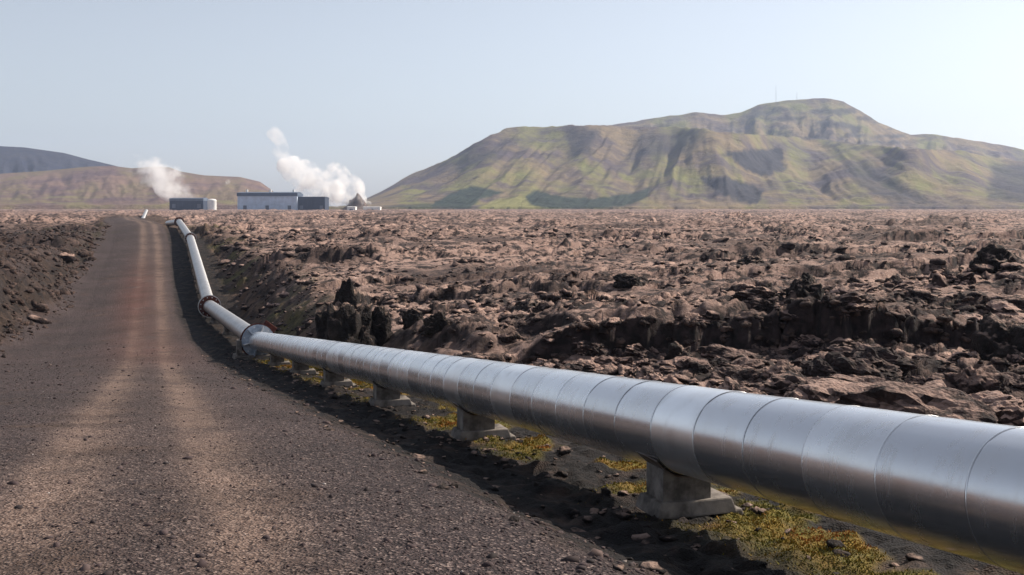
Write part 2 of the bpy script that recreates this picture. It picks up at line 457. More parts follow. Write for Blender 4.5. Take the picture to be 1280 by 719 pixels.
# ------------------------------------------------------------------ ground and road: one polar sheet
def ground():
    cx, cy = 0.0, -10.0
    th = np.concatenate([np.linspace(-180, -34, 56)[:-1], np.linspace(-34, 34, 800), np.linspace(34, 180, 56)[1:-1]])
    th = np.radians(th)
    r = [1.2]
    while r[-1] < 7000:
        q = r[-1]
        k = 0.05 if q < 12 else 0.0058 if q < 90 else 0.0075 if q < 320 else 0.013 if q < 1500 else 0.06
        r.append(q * (1 + k))
    r = np.array(r)
    RR, TT = np.meshgrid(r, th, indexing='ij')
    x = cx + RR * np.sin(TT); y = cy + RR * np.cos(TT)
    inf = terrain(x.ravel(), y.ravel())
    X, Y, Z = x.ravel(), y.ravel(), inf['z']
    nr, nt = RR.shape
    V = np.stack([X, Y, Z], 1)
    V = np.vstack([V, [[cx, cy, terrain(np.array([cx]), np.array([cy]))['z'][0]]]])
    i, j = np.meshgrid(np.arange(nr - 1), np.arange(nt), indexing='ij')
    j2 = (j + 1) % nt
    Q = np.stack([i * nt + j, i * nt + j2, (i + 1) * nt + j2, (i + 1) * nt + j], -1).reshape(-1, 4)
    s, t, d, lava = inf['s'], inf['t'], inf['d'], inf['lava']
    fn = np.cross(V[Q[:, 2]] - V[Q[:, 0]], V[Q[:, 3]] - V[Q[:, 1]])
    VN = np.zeros_like(V)
    for c in range(4):
        for ax in range(3):
            VN[:, ax] += np.bincount(Q[:, c], weights=fn[:, ax], minlength=len(V))
    VN /= np.linalg.norm(VN, axis=1, keepdims=True) + 1e-12
    if VN[:, 2].mean() < 0: VN = -VN
    VN[-1] = (0, 0, 1)
    low = 1 - sstep(0.35, 0.95, lava)
    # attributes: colour masks, some of them carrying painted shade
    road = np.clip((1 - inf['rise_l']) * (1 - sstep(-2.75, -2.15, t + 0.3 * fbm(X / 0.7, Y / 0.7, 3, 123))) * (inf['road'] > 0) * (1 - sstep(230 * S, 300 * S, Y)) * (1 - sstep(0.03, 0.25, inf['rise_l'] + 0.30 * fbm(X / 2.2, Y / 2.2, 5, 121))), 0, 1)  # road colour ends at the pipe's shadow edge so the painted shade shows
    nse = fbm(X / 4.0, Y / 4.0, 4, 131)
    track = np.exp(-((s + 0.95 + 0.12 * nse) / 0.46) ** 2) + np.exp(-((s - 0.75 + 0.12 * nse) / 0.40) ** 2) + 0.18 * np.exp(-(s / 1.7) ** 2)
    track = np.clip(track, 0, 1)
    red = np.exp(-((Y - 95) / 26) ** 2) * np.exp(-((s + 1.2) / 1.6) ** 2) + 0.5 * np.exp(-((Y - 60) / 12) ** 2) * np.exp(-((s) / 2.2) ** 2)
    earth = np.clip(np.maximum(low * 1.0, sstep(0.0, 1, 1 - lava) * 0.8), 0, 1)
    sag = sstep(52, 75, Y) * (1 - sstep(185, 230, Y))
    wide = (1 - sstep(2.0, 9.0, t + 3.0 * nse)) * (t > 0) * sag
    earth = np.maximum(earth, wide * 0.92)
    n2 = fbm(X / 9, Y / 6, 4, 141)
    olive = sstep(0.02, 0.25, n2) * (t > 0.5) * sag
    olive = np.maximum(olive, sstep(-0.1, 0.2, n2) * np.exp(-((Y - 165) / 30) ** 2) * sstep(-30, -14, -np.abs(s + 22)) * 0.9)
    lb = (s < -4)
    earth = np.maximum(earth, lb * sstep(0.05, 0.25, fbm(X / 7, Y / 10, 4, 151)) * sstep(45, 60, Y) * (1 - sstep(190, 240, Y)) * (1 - sstep(16, 26, -s)))
    rust = lb * sstep(0.08, 0.3, fbm(X / 6, Y / 12, 4, 161)) * sstep(40, 60, Y) * (1 - sstep(170, 220, Y)) * (1 - sstep(14, 24, -s))
    near = (1 - sstep(48, 62, Y))
    moss = sstep(0.02, 0.2, fbm(X / 1.7, Y / 2.4, 4, 171) + 0.11) * np.exp(-((t - 0.9) / 1.05) ** 4) * near * inf['ditch']
    ditch = sstep(-3.0, -2.3, t) * (1 - sstep(1.5, 3.0, t)) * (1 - sstep(150, 190, Y))  # darkens the ground along the pipe to deepen its cast shadow
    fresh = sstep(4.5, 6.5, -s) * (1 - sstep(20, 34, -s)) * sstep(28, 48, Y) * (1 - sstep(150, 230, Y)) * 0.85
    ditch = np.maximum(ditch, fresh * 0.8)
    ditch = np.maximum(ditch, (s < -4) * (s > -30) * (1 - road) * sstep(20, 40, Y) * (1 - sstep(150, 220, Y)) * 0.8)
    for nm, dic in (('lava_field', 0), ('gravel_road', 1)):
        fr = road[Q].mean(1) > 0.5
        q = Q[fr] if dic else Q[~fr]
        if not dic:
            cap = len(V) - 1
        used = np.unique(q)
        remap = np.full(len(V), -1, np.int64); remap[used] = np.arange(len(used))
        me = mesh_np(nm, V[used], remap[q], smooth=True)
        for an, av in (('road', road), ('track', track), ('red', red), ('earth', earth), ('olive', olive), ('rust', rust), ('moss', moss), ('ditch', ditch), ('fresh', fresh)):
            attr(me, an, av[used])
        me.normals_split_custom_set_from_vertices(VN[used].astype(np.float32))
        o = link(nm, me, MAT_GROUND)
        tag(o, {'lava_field': 'rough brown lava field with pale lichen on its tops', 'gravel_road': 'gravel service road with two pale wheel tracks'}[nm], kind='structure')
    return
ground()

# ------------------------------------------------------------------ far hills
def interp_pts(pts, px):
    a = np.array(pts, float)
    return np.interp(px, a[:, 0], a[:, 1])

def smooth_cols(v, n):
    k = np.hanning(n + 2); k /= k.sum()
    return np.convolve(np.pad(v, (len(k) // 2, len(k) - 1 - len(k) // 2), mode='edge'), k, mode='valid')

def hill_sheet(name, px0, px1, npx, d0, d1, nd, hfun, mat, label, attrs=None):
    px = np.linspace(px0, px1, npx)
    d = np.linspace(d0, d1, nd)
    D, PX = np.meshgrid(d, px, indexing='ij')
    H = hfun(PX, D)                               # layout units over the eye
    X = (PX - 640) / F * D * S; Y = D * S; Z = E + H * S
    V = np.stack([X, Y, Z], -1).reshape(-1, 3)
    i, j = np.meshgrid(np.arange(nd - 1), np.arange(npx - 1), indexing='ij')
    Q = np.stack([i * npx + j, i * npx + j + 1, (i + 1) * npx + j + 1, (i + 1) * npx + j], -1).reshape(-1, 4)
    me = mesh_np(name, V, Q, smooth=True)
    if attrs:
        py = HY - F * H / D
        for k, v in attrs(PX, D, H, py).items(): attr(me, k, np.broadcast_to(v, PX.shape))
    o = link(name, me, mat)
    tag(o, label, kind='structure')
    return o

SIL1 = [(380, 262), (440, 255), (465, 244), (520, 215), (575, 190), (612, 168), (632, 159), (655, 156.5), (730, 155), (790, 156), (870, 158), (920, 165), (1000, 170), (1060, 178), (1140, 184), (1200, 188), (1280, 202), (1400, 222), (1550, 243), (1700, 262)]
SIL2 = [(560, 262), (640, 235), (700, 185), (760, 157), (790, 151), (830, 145), (868, 140), (880, 140), (900, 143.5), (925, 140), (948, 130), (985, 125), (1015, 122.5), (1040, 123), (1055, 127), (1070, 135), (1100, 152), (1138, 168), (1165, 167), (1200, 172), (1250, 180), (1285, 188), (1400, 215), (1550, 248), (1650, 262)]
def mountain_h(PX, D):
    u = PX
    dx = (PX - 640) / F * D
    foot = 1180 + 60 * fbm(u / 120, u * 0 + 2, 3, 201)
    warp = 55 * fbm(u / 60.0, D / 600.0, 3, 203)
    spur = 1.0 * fbm(u / 110.0, D / 2500.0 + 7, 2, 205)
    r1 = 2050 + 520 * spur
    t1 = np.clip((D - foot) / (r1 - foot), 0, 1)
    p1 = interp_pts(SIL1, u + 0.12 * warp)
    H1 = (HY - p1) / F
    prof = 0.30 * t1 + 0.70 * t1 ** 1.7
    prof = np.where(t1 < 0.12, prof * (0.55 + 0.45 * t1 / 0.12), prof)
    ug = 880 + (u - 880) / (0.52 + 0.48 * (1 - t1)) + 0.25 * warp       # gullies fan out from the summit
    gul = np.abs(fbm(ug / 80.0, t1 * 0.9 + 3, 4, 207))
    gul2 = np.abs(fbm(ug / 17.0, t1 * 2.2, 3, 209))
    h1 = H1 * r1 * prof
    h1 = h1 - (gul * 34 + gul2 * 4) * np.clip(H1 * 12, 0, 1) * np.sin(np.pi * np.clip(t1, 0, 1)) ** 0.8
    h1 = np.where(t1 >= 1, H1 * r1 - (D - r1) * 0.03, h1)
    r2 = 2950 + 0 * u
    t2 = np.clip((D - 1900) / (r2 - 1900), 0, 1)
    H2 = (HY - interp_pts(SIL2, u + 0.05 * warp)) / F
    h2 = H2 * r2 * (0.25 * t2 + 0.75 * t2 ** 1.5)
    cl = fbm(u / 30.0, D / 140.0, 4, 211)
    h2 = h2 + (cl * 42 - gul * 45 - gul2 * 14) * np.sin(np.pi * t2) * np.clip(H2 * 14, 0, 1)
    h2 = np.where(t2 >= 1, H2 * r2 - (D - r2) * 0.12, h2)
    h = np.maximum(h1, h2)
    h = h + 5.0 * fbm(dx / 60, D / 60, 4, 215) * np.clip(t1 * 5, 0, 1) * np.clip(H1 * 20, 0.2, 1)
    return np.maximum(h, -6) - 6 * (t1 <= 0) - 1.5

def blob(PX, py, pts, soft=4.0, wob=4.0, seed=0):
    """soft inside-test of a polygon given in image pixel columns and rows"""
    x = PX + wob * fbm(PX / 9.0, py / 9.0, 3, 300 + seed); y = py + 0.6 * wob * fbm(PX / 9.0, py / 9.0, 3, 320 + seed)
    inside = np.zeros(PX.shape, bool); dist = np.full(PX.shape, 1e9)
    n = len(pts)
    for k in range(n):
        (x1, y1), (x2, y2) = pts[k], pts[(k + 1) % n]
        c = ((y1 > y) != (y2 > y)) & (x < (x2 - x1) * (y - y1) / (y2 - y1 + 1e-9) + x1)
        inside ^= c
        L2 = (x2 - x1) ** 2 + (y2 - y1) ** 2
        tt = np.clip(((x - x1) * (x2 - x1) + (y - y1) * (y2 - y1)) / L2, 0, 1)
        dist = np.minimum(dist, np.hypot(x - x1 - tt * (x2 - x1), y - y1 - tt * (y2 - y1)))
    sd_ = np.where(inside, -dist, dist)
    return 1 - sstep(-soft, soft, sd_)

def mountain_attrs(PX, D, H, py):
    m = (D < 2700)
    wood = np.maximum(blob(PX, py, [(535, 258), (560, 243), (590, 232), (632, 240), (600, 250), (585, 262)], 2, 3, 1),
                      blob(PX, py, [(655, 246), (668, 238), (700, 245), (740, 248), (800, 240), (812, 234), (812, 244), (790, 256), (740, 262), (690, 262), (665, 256)], 2, 3, 2))
    wood = np.maximum(wood, 0.7 * blob(PX, py, [(480, 258), (560, 252), (560, 262), (480, 262)], 2, 2, 7))
    mead = blob(PX, py, [(590, 262), (620, 250), (660, 243), (672, 250), (690, 262)], 2, 3, 3)
    crag_shade = blob(PX, py, [(905, 190), (975, 184), (982, 212), (955, 222), (925, 210)], 3, 9, 4)
    crag_shade = np.maximum(crag_shade, blob(PX, py, [(872, 222), (900, 220), (952, 235), (950, 256), (920, 252), (895, 240)], 3, 9, 5))
    crag_shade = np.maximum(crag_shade, 0.8 * blob(PX, py, [(920, 142), (985, 126), (1060, 130), (1120, 165), (1180, 175), (1120, 182), (1050, 190), (1000, 176), (930, 160)], 5, 14, 6) * sstep(-0.1, 0.25, fbm(PX / 30, py / 8, 4, 331)))
    crag_shade = np.maximum(crag_shade, 0.75 * blob(PX, py, [(708, 162), (750, 162), (742, 190), (712, 200)], 6, 8, 8))  # shade on a left-facing slope, painted into the colour
    crag_shade = np.maximum(crag_shade, 0.7 * blob(PX, py, [(800, 165), (880, 165), (850, 195), (790, 200)], 8, 10, 9))  # shaded flank of the spur, painted in the same dark blue
    crag_shade = np.maximum(crag_shade, 0.75 * blob(PX, py, [(1050, 200), (1090, 205), (1170, 255), (1120, 256), (1070, 230)], 6, 8, 10))
    crag_shade = np.maximum(crag_shade, 0.8 * blob(PX, py, [(1240, 205), (1330, 205), (1330, 255), (1235, 250)], 7, 8, 11))
    crag_shade = np.maximum(crag_shade, 0.5 * blob(PX, py, [(575, 205), (635, 172), (640, 182), (600, 208)], 6, 6, 12))
    grass = sstep(-0.15, 0.3, fbm(PX / 40 + D / 500, D / 450, 5, 335))
    return dict(wood=wood * m, mead=mead * m, crag_shade=crag_shade, grass=grass)

def mountain_material(name, purple=(0.075, 0.056, 0.067), tan=(0.235, 0.172, 0.088), olive=(0.175, 0.178, 0.048), crag_shade=(0.008, 0.010, 0.020)):
    M = NT(name)
    n1 = M.noise(0.006, 6, 0.65)
    c = M.mix(M.rng(n1, 0.38, 0.62), purple, tan)
    c = M.mix(M.math('MULTIPLY', M.at('grass'), M.rng(M.noise(0.012, 5, 0.65), 0.3, 0.65)), c, olive)
    c = M.mix(M.rng(M.noise(0.045, 5, 0.7), 0.5, 0.75, 0, 0.6), c, (0.075, 0.058, 0.055))
    c = M.mix(M.rng(M.noise(0.16, 4, 0.75), 0.5, 0.72, 0, 0.4), c, (0.05, 0.044, 0.044))
    c = M.mix(M.rng(M.noise(0.11, 4, 0.75), 0.56, 0.74, 0, 0.5), c, (0.32, 0.27, 0.16))
    c = M.mix(M.at('crag_shade'), c, M.mix(M.rng(M.noise(0.03, 5, 0.7), 0.35, 0.65), crag_shade, (0.028, 0.027, 0.036)))  # dark blue serves rock outcrops and painted slope shade
    c = M.mix(M.at('mead'), c, (0.22, 0.21, 0.07))
    c = M.mix(M.at('wood'), c, M.mix(M.rng(M.noise(0.05, 4, 0.7), 0.35, 0.65), (0.008, 0.022, 0.016), (0.02, 0.036, 0.02)))
    M.col(c); M.rough(0.95)
    M.bump(M.noise(0.02, 8, 0.72), 0.8, 18.0)
    return M.m
MAT_MTN = mountain_material('mountain_slope')
hill_sheet('mountain', 360, 1760, 640, 1080, 3700, 200, mountain_h, MAT_MTN,
           'long volcanic mountain with green and purple slopes and a rocky summit', mountain_attrs)

SILB = [(-300, 195), (-150, 186), (0, 182.5), (30, 184), (80, 191), (110, 199), (140, 206), (170, 214), (260, 245), (300, 262)]
SILC = [(-300, 222), (-100, 219), (0, 217), (60, 213), (110, 208), (140, 207), (165, 210), (200, 208), (212, 209), (225, 214), (255, 219), (300, 221), (325, 227), (338, 236), (352, 250), (375, 262)]
def hill_fun(sil, foot, ridge, seed, rough):
    def f(PX, D):
        t = np.clip((D - foot) / (ridge - foot), 0, 1)
        H = (HY - interp_pts(sil, PX)) / F
        g = np.abs(fbm(PX / 30.0, D / 500.0, 4, seed))
        h = H * ridge * (0.45 * t + 0.55 * t ** 1.6) - g * rough * np.sin(np.pi * t) * np.clip(H * 25, 0, 1)
        h = np.where(t >= 1, H * ridge - (D - ridge) * 0.1, h)
        return np.maximum(h, -8) - 5 * (t <= 0)
    return f
def hill_attr(seed, crag_shade, gr=1.0):
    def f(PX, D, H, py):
        return dict(wood=np.zeros_like(PX), mead=0.5 * sstep(0.1, 0.35, fbm(PX / 60, py / 5, 3, seed + 5)) * sstep(232, 246, py) * gr, crag_shade=crag_shade * np.ones_like(PX),
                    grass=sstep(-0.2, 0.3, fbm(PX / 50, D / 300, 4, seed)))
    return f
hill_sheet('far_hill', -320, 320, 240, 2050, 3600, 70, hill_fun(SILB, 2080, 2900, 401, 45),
           mountain_material('far_hill_slope', (0.006, 0.012, 0.034), (0.008, 0.014, 0.034), (0.008, 0.015, 0.030), (0.004, 0.009, 0.030)),  # shade and blue haze of the ridge put into these slope colours
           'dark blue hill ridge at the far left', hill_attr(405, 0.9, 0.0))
hill_sheet('brown_hill', -320, 400, 300, 1120, 2400, 120, hill_fun(SILC, 1180, 1900, 411, 12),
           mountain_material('brown_hill_slope', (0.125, 0.078, 0.08), (0.21, 0.135, 0.10), (0.18, 0.14, 0.07)),
           'low brown hill behind the power plant', hill_attr(415, 0.0))

# ------------------------------------------------------------------ pipeline
def frame_of(d):
    y = d.normalized(); x = y.cross(Vector((0, 0, 1))).normalized(); z = x.cross(y).normalized()
    return x, y, z

def sheet_mesh(seed, L, seg=72):
    """one rolled sheet along local +Y with a raised lap bead at its start"""
    prof = [(0.0, 0.000), (0.0, 0.0036), (0.012, 0.0036), (0.0145, 0.0), (0.018, 0.0), (0.03, 0.0), (L * 0.3, 0), (L * 0.55, 0), (L * 0.8, 0), (L - 0.03, 0.0), (L - 0.01, 0.0), (L + 0.006, 0.0)]
    V = []
    for (yy, dr) in prof:
        for k in range(seg):
            a = 2 * math.pi * k / seg
            w = 0.0010 * mnoise.noise(Vector((math.cos(a) * 1.6 + seed * 7.7, yy * 1.7, math.sin(a) * 1.6))) if 0.05 < yy < L - 0.03 else 0
            r = R_PIPE + dr + w + (0.003 if k in (0, 1) and 0.05 < yy < L - 0.005 else 0)
            V.append((r * math.cos(a), yy, r * math.sin(a)))
    n = len(prof)
    Q = [(i * seg + k, (i + 1) * seg + k, (i + 1) * seg + (k + 1) % seg, i * seg + (k + 1) % seg) for i in range(n - 1) for k in range(seg)]
    me = mesh_np('cladding_sheet', np.array(V), np.array(Q), smooth=True)
    me.materials.append(MAT_CLAD)
    return me

pipe = empty('pipeline', (_R.x, _R.y, ground_at(_R.x, _R.y)))
tag(pipe, 'long silver metal-clad pipe running beside the gravel road to the horizon', 'pipeline')
bpy.context.view_layer.update()
PIV = pipe.matrix_world.inverted()
def put_world(o, M):
    o.parent = pipe
    o.matrix_local = PIV @ M
SHEET = 0.80 * S
sheets = [sheet_mesh(k, SHEET) for k in range(5)]
L0 = (J[1] - J[0]).length
x_, y_, z_ = frame_of(J[1] - J[0])
n_single = int(((30 - 6.2) * S * 1.06 + 24 * S) / SHEET)
for k in range(n_single):
    me = sheets[k % 5 if k % 7 else (k * 3) % 5]
    o = bpy.data.objects.new('cladding_sheet', me); COL.objects.link(o)
    p = J[0] + y_ * (k * SHEET)
    tilt = Matrix.Rotation(math.radians(random.uniform(-0.22, 0.22)), 4, 'X') @ Matrix.Rotation(math.radians(random.uniform(-0.15, 0.15)), 4, 'Z')
    B = Matrix((x_, y_, z_)).transposed().to_4x4()
    put_world(o, Matrix.Translation(p) @ B @ tilt @ Matrix.Rotation(random.choice((-1.9, -2.2, -2.6, 0.9, 1.2)) + random.uniform(-0.1, 0.1), 4, 'Y'))

def section_mesh(name, length, seg=32, step=SHEET):
    V, rows = [], []
    n = max(1, int(round(length / step)))
    st = length / n
    for i in range(n):
        rows += [(i * st, 0.0025), (i * st + 0.012, 0.0025), (i * st + 0.016, 0.0), (i * st + 0.04, 0.0), (i * st + 0.08, 0.0), ((i + 1) * st - 0.05, 0.0), ((i + 1) * st - 0.002, 0.0)]
    for yy, dr in rows:
        for k in range(seg):
            a = 2 * math.pi * k / seg
            V.append(((R_PIPE + dr) * math.cos(a), yy, (R_PIPE + dr) * math.sin(a)))
    Q = [(i * seg + k, (i + 1) * seg + k, (i + 1) * seg + (k + 1) % seg, i * seg + (k + 1) % seg) for i in range(len(rows) - 1) for k in range(seg)]
    return mesh_np(name, np.array(V), np.array(Q), smooth=True)

def section(a, b, lbl=None, mat=MAT_FARCLAD):
    d = b - a
    xx, yv, zv = frame_of(d)
    o = link('pipe_section', section_mesh('pipe_section', d.length), mat)
    put_world(o, Matrix.Translation(a) @ Matrix((xx, yv, zv)).transposed().to_4x4())
    if lbl: o['label'] = lbl
    return o
section(J[0] + y_ * (n_single * SHEET), J[1], mat=MAT_CLAD)
section(J[1], J[2], 'middle stretch of the pipe between the two large flanges')
section(J[2], J[3]); section(J[3], J[4])
section(J[4], J[5])

fa, fb = P(177.5, 276, 235), P(183, 263.5, 285)
fp = empty('far_pipe', (fa.x, fa.y, ground_at(fa.x, fa.y)))
tag(fp, 'short white length of pipe climbing beyond the crest at the end of the road', 'pipe')
xx, yv, zv = frame_of(fb - fa)
so = link('pipe_section', section_mesh('pipe_section', (fb - fa).length), MAT_FARCLAD, fp)
so.matrix_local = Matrix.Translation(fa - fp.location) @ Matrix((xx, yv, zv)).transposed().to_4x4()
bm = bmesh.new()
for f_ in (0.35, 0.92):
    q_ = fa.lerp(fb, f_) - fp.location
    add_box(bm, q_.x - 0.3, q_.x + 0.3, q_.y - 0.2, q_.y + 0.2, q_.z - 3.5, q_.z - 0.1, tx=0.05, ty=0.03)
tag(from_bm('trestle', bm, MAT_CONC, fp), kind='stuff')

def disc_bm(bm, r, y0, y1, rin, seg=24, bev=0.0):
    ring = []
    for (yy, rr) in ((y0, rin), (y0, r), (y1, r), (y1, rin)):
        ring.append([bm.verts.new((rr * math.cos(2 * math.pi * k / seg), yy, rr * math.sin(2 * math.pi * k / seg))) for k in range(seg)])
    for i in range(4):
        A, B_ = ring[i], ring[(i + 1) % 4]
        for k in range(seg):
            bm.faces.new((A[k], A[(k + 1) % seg], B_[(k + 1) % seg], B_[k]))
    bmesh.ops.recalc_face_normals(bm, faces=bm.faces)

def flange(p, dirv, r, face_mat, rim_mat, ribs=0, name='flange'):
    xx, yv, zv = frame_of(dirv)
    Mx = Matrix.Translation(p) @ Matrix((xx, yv, zv)).transposed().to_4x4()
    bm = bmesh.new(); disc_bm(bm, r, -0.10, 0.02, R_PIPE - 0.03)
    f = from_bm(name, bm, face_mat); put_world(f, Mx)
    bm = bmesh.new(); disc_bm(bm, r + 0.07, 0.023, 0.16, R_PIPE - 0.02)
    rim = from_bm('rim', bm, rim_mat, f)
    bm = bmesh.new()
    for k in range(12):
        a = 2 * math.pi * (k + 0.5) / 12
        m = Matrix.Translation((0.86 * r * math.cos(a), -0.13, 0.86 * r * math.sin(a))) @ Matrix.Rotation(math.pi / 2, 4, 'X')
        bmesh.ops.create_cone(bm, cap_ends=True, segments=6, radius1=0.045, radius2=0.045, depth=0.09, matrix=m)
    tag(from_bm('bolt_ring', bm, MAT_GALV, f), kind='stuff')
    return f, Mx

f1, M1 = flange(J[1] - y_ * 0.25, PDIR, 0.84, MAT_STEEL, MAT_RUST, name='flange')
f1['label'] = 'blue grey bolted flange with a rusty rim'
bm = bmesh.new(); disc_bm(bm, 0.66, 0.163, 1.0, R_PIPE - 0.03, 20)
from_bm('collar', bm, MAT_STEEL, f1)
for k in range(6):
    a = 2 * math.pi * k / 6 + 0.3
    bm = bmesh.new(); add_box(bm, -0.03, 0.03, -0.55, -0.105, R_PIPE + 0.004, 0.80, bevel=0.008, tx=0.0, ty=0.0)
    bmesh.ops.rotate(bm, verts=bm.verts, cent=(0, 0, 0), matrix=Matrix.Rotation(a, 3, 'Y'))
    g = from_bm('gusset', bm, MAT_STEEL if k % 2 else MAT_GALV, f1)
bm = bmesh.new(); add_box(bm, -0.30, 0.42, 0.17, 0.75, 0.55, 1.10, bevel=0.03)
bmesh.ops.rotate(bm, verts=bm.verts, cent=(0, 0, 0), matrix=Matrix.Rotation(math.radians(38), 3, 'Y'))
from_bm('valve_box', bm, MAT_RUST, f1)
d12 = (J[2] - J[1]).normalized(); d23 = (J[3] - J[2]).normalized(); d34 = (J[4] - J[3]).normalized()
f2, _ = flange(J[2], d12, 0.80, MAT_RUST, MAT_GALV); f2['label'] = 'rusty round flange with a bright rim'
bm = bmesh.new(); disc_bm(bm, 0.62, 0.163, 0.9, R_PIPE - 0.03, 20); from_bm('collar', bm, MAT_GALV, f2)
f3, _ = flange(J[3], d23, 0.66, MAT_RUST, MAT_GALV)
f4, _ = flange(J[4], d34, 0.70, MAT_RUST, MAT_RUST)

# ------------------------------------------------------------------ concrete footings
ORD = ['first', 'second', 'third', 'fourth', 'fifth', 'sixth', 'seventh', 'eighth', 'ninth', 'tenth', 'eleventh', 'twelfth',
       'thirteenth', 'fourteenth', 'fifteenth', 'sixteenth', 'seventeenth', 'eighteenth', 'nineteenth', 'twentieth']
def footing(p, dirv, label, seed):
    rr = random.Random(seed)
    g = p.z - R_PIPE - 0.43 * S
    rz = math.atan2(-dirv.x, dirv.y)
    t = empty('concrete_footing', (p.x, p.y, g), rz)
    tag(t, label, 'footing', 'concrete footings carrying the pipe')
    top = p.z - R_PIPE - g            # underside of the pipe over the base
    b1, b2 = 0.10, 0.24
    def lump(bm, amp):
        for v in bm.verts:
            n = mnoise.noise_vector(v.co * 3.1 + Vector((seed * 3.3, 0, 0)))
            v.co += n * amp
    bm = bmesh.new(); add_box(bm, -0.44, 0.88, -0.38, 0.38, -0.5, b1, tx=0.2, ty=0.15, bevel=0.02)
    lump(bm, 0.012); from_bm('base', bm, MAT_CONC, t)
    bm = bmesh.new(); add_box(bm, -0.40, 0.58, -0.30, 0.30, b1 - 0.02, b2, tx=0.05, ty=0.04, bevel=0.018)
    lump(bm, 0.008); from_bm('plinth', bm, MAT_CONC, t)
    # saddle with a curved cradle
    bm = bmesh.new()
    w, hv, n = 0.29, 0.21, 12
    z_top = top + R_PIPE
    prof = [(-w, b2 - 0.01), (w, b2 - 0.01)]
    for k in range(n + 1):
        xx = w - 2 * w * k / n
        prof.append((xx, z_top - math.sqrt((R_PIPE + 0.012) ** 2 - xx * xx)))
    a = [bm.verts.new((q[0], -hv, q[1])) for q in prof]; b = [bm.verts.new((q[0], hv, q[1])) for q in prof]
    bm.faces.new(a[::-1]); bm.faces.new(b)
    for k in range(len(prof)):
        bm.faces.new((a[k], a[(k + 1) % len(prof)], b[(k + 1) % len(prof)], b[k]))
    bmesh.ops.recalc_face_normals(bm, faces=bm.faces)
    from_bm('saddle', bm, MAT_CONC, t)
    bm = bmesh.new()
    rows = []
    for rr_ in (R_PIPE + 0.003, R_PIPE + 0.016):
        for yy in (-0.27, 0.27):
            rows.append([bm.verts.new((rr_ * math.sin(a_), yy, z_top - rr_ * math.cos(a_))) for a_ in np.linspace(-0.95, 0.95, 15)])
    for A, B_ in ((rows[0], rows[1]), (rows[3], rows[2]), (rows[2], rows[0]), (rows[1], rows[3])):
        for q_ in range(14): bm.faces.new((A[q_], A[q_ + 1], B_[q_ + 1], B_[q_]))
    for e_ in (0, 14): bm.faces.new((rows[0][e_], rows[1][e_], rows[3][e_], rows[2][e_]))
    bmesh.ops.recalc_face_normals(bm, faces=bm.faces)
    from_bm('bearing_plate', bm, MAT_PLATE, t)
    return t
NB = {0: 'large concrete footing in front, nearest to the camera under the silver pipe'}
for k, d in enumerate((10.2, 16.4, 22.4, 28.6, 34.6, 40.6)):
    a = (d * S - _R.y) / PDIR.y
    p = _R + PDIR * a
    footing(p, PDIR, 'nearest concrete footing under the pipe with broad sunlit top edges' if k == 0 else
            f'{ORD[k]} concrete footing under the pipe counting away from the camera', k)
q = _R - PDIR * (1.7 * S)
footing(q, PDIR, 'concrete footing under the pipe outside the right edge of the photo', 30)
q = _R - PDIR * (8.0 * S)
footing(q, PDIR, 'concrete footing under the pipe behind the camera', 31)
kk = 7
for a_, b_ in ((J[1], J[2]), (J[2], J[3]), (J[3], J[4])):
    dv = b_ - a_; n = int(dv.length / (7.6 * S))
    for i in range(n):
        p = a_ + dv * ((i + 0.5) / n)
        footing(p, dv.normalized(), f'{ORD[kk - 1] if kk <= 20 else ORD[kk - 21] + " more than twenty"} concrete footing from the camera, in shade below the far pipe', 40 + kk); kk += 1

# anchor block under the first flange
ab = J[1] - y_ * 0.1
gz = ground_at(ab.x, ab.y)
rz1 = math.atan2(-PDIR.x, PDIR.y)
t = empty('anchor_block', (ab.x, ab.y, gz), rz1)
tag(t, 'wide grey concrete anchor block below the blue grey flange', 'concrete block')
htop = ab.z - R_PIPE - gz
bm = bmesh.new(); add_box(bm, -1.35, 1.35, -0.75, 0.75, -0.7, htop - 0.20, tx=0.15, ty=0.1, bevel=0.03); from_bm('base', bm, MAT_CONC, t)
for sx in (-1, 1):
    bm = bmesh.new(); add_box(bm, sx * 0.95 - 0.14, sx * 0.95 + 0.14, -0.4, 0.4, htop - 0.22, htop + 0.55, tx=0.03, ty=0.05, bevel=0.02); from_bm('cheek', bm, MAT_CONC, t)

# ------------------------------------------------------------------ rocks
def rock_mesh(seed, sub, name='lava_rock', jag=0.5, flat=0.65, mat=None, crease=0.22):
    bm = bmesh.new()
    bmesh.ops.create_icosphere(bm, subdivisions=sub, radius=0.5)
    o = Vector((seed * 5.17, seed * 2.3, -seed * 3.7))
    st = Vector((1.0 + 0.45 * math.sin(seed * 2.1), 1.0 + 0.3 * math.cos(seed * 3.3), flat))
    for v in bm.verts:
        n = v.co.normalized()
        big = mnoise.noise(n * 1.3 + o) * jag
        c1 = mnoise.cell(n * 2.4 + o) * 0.26
        sm = mnoise.fractal(n * 3.2 + o, 0.7, 2.2, 5) * 0.15 - abs(mnoise.noise(n * 5.0 - o)) * crease
        v.co = v.co * (1 + big + c1 * 0.5 + sm)
        v.co = Vector((v.co.x * st.x, v.co.y * st.y, v.co.z * st.z))
        if v.co.z < -0.18: v.co.z = -0.18 + (v.co.z + 0.18) * 0.3
    me = bpy.data.meshes.new(name); bm.to_mesh(me); bm.free()
    me.polygons.foreach_set('use_smooth', [False] * len(me.polygons))
    if mat: me.materials.append(mat)
    return me

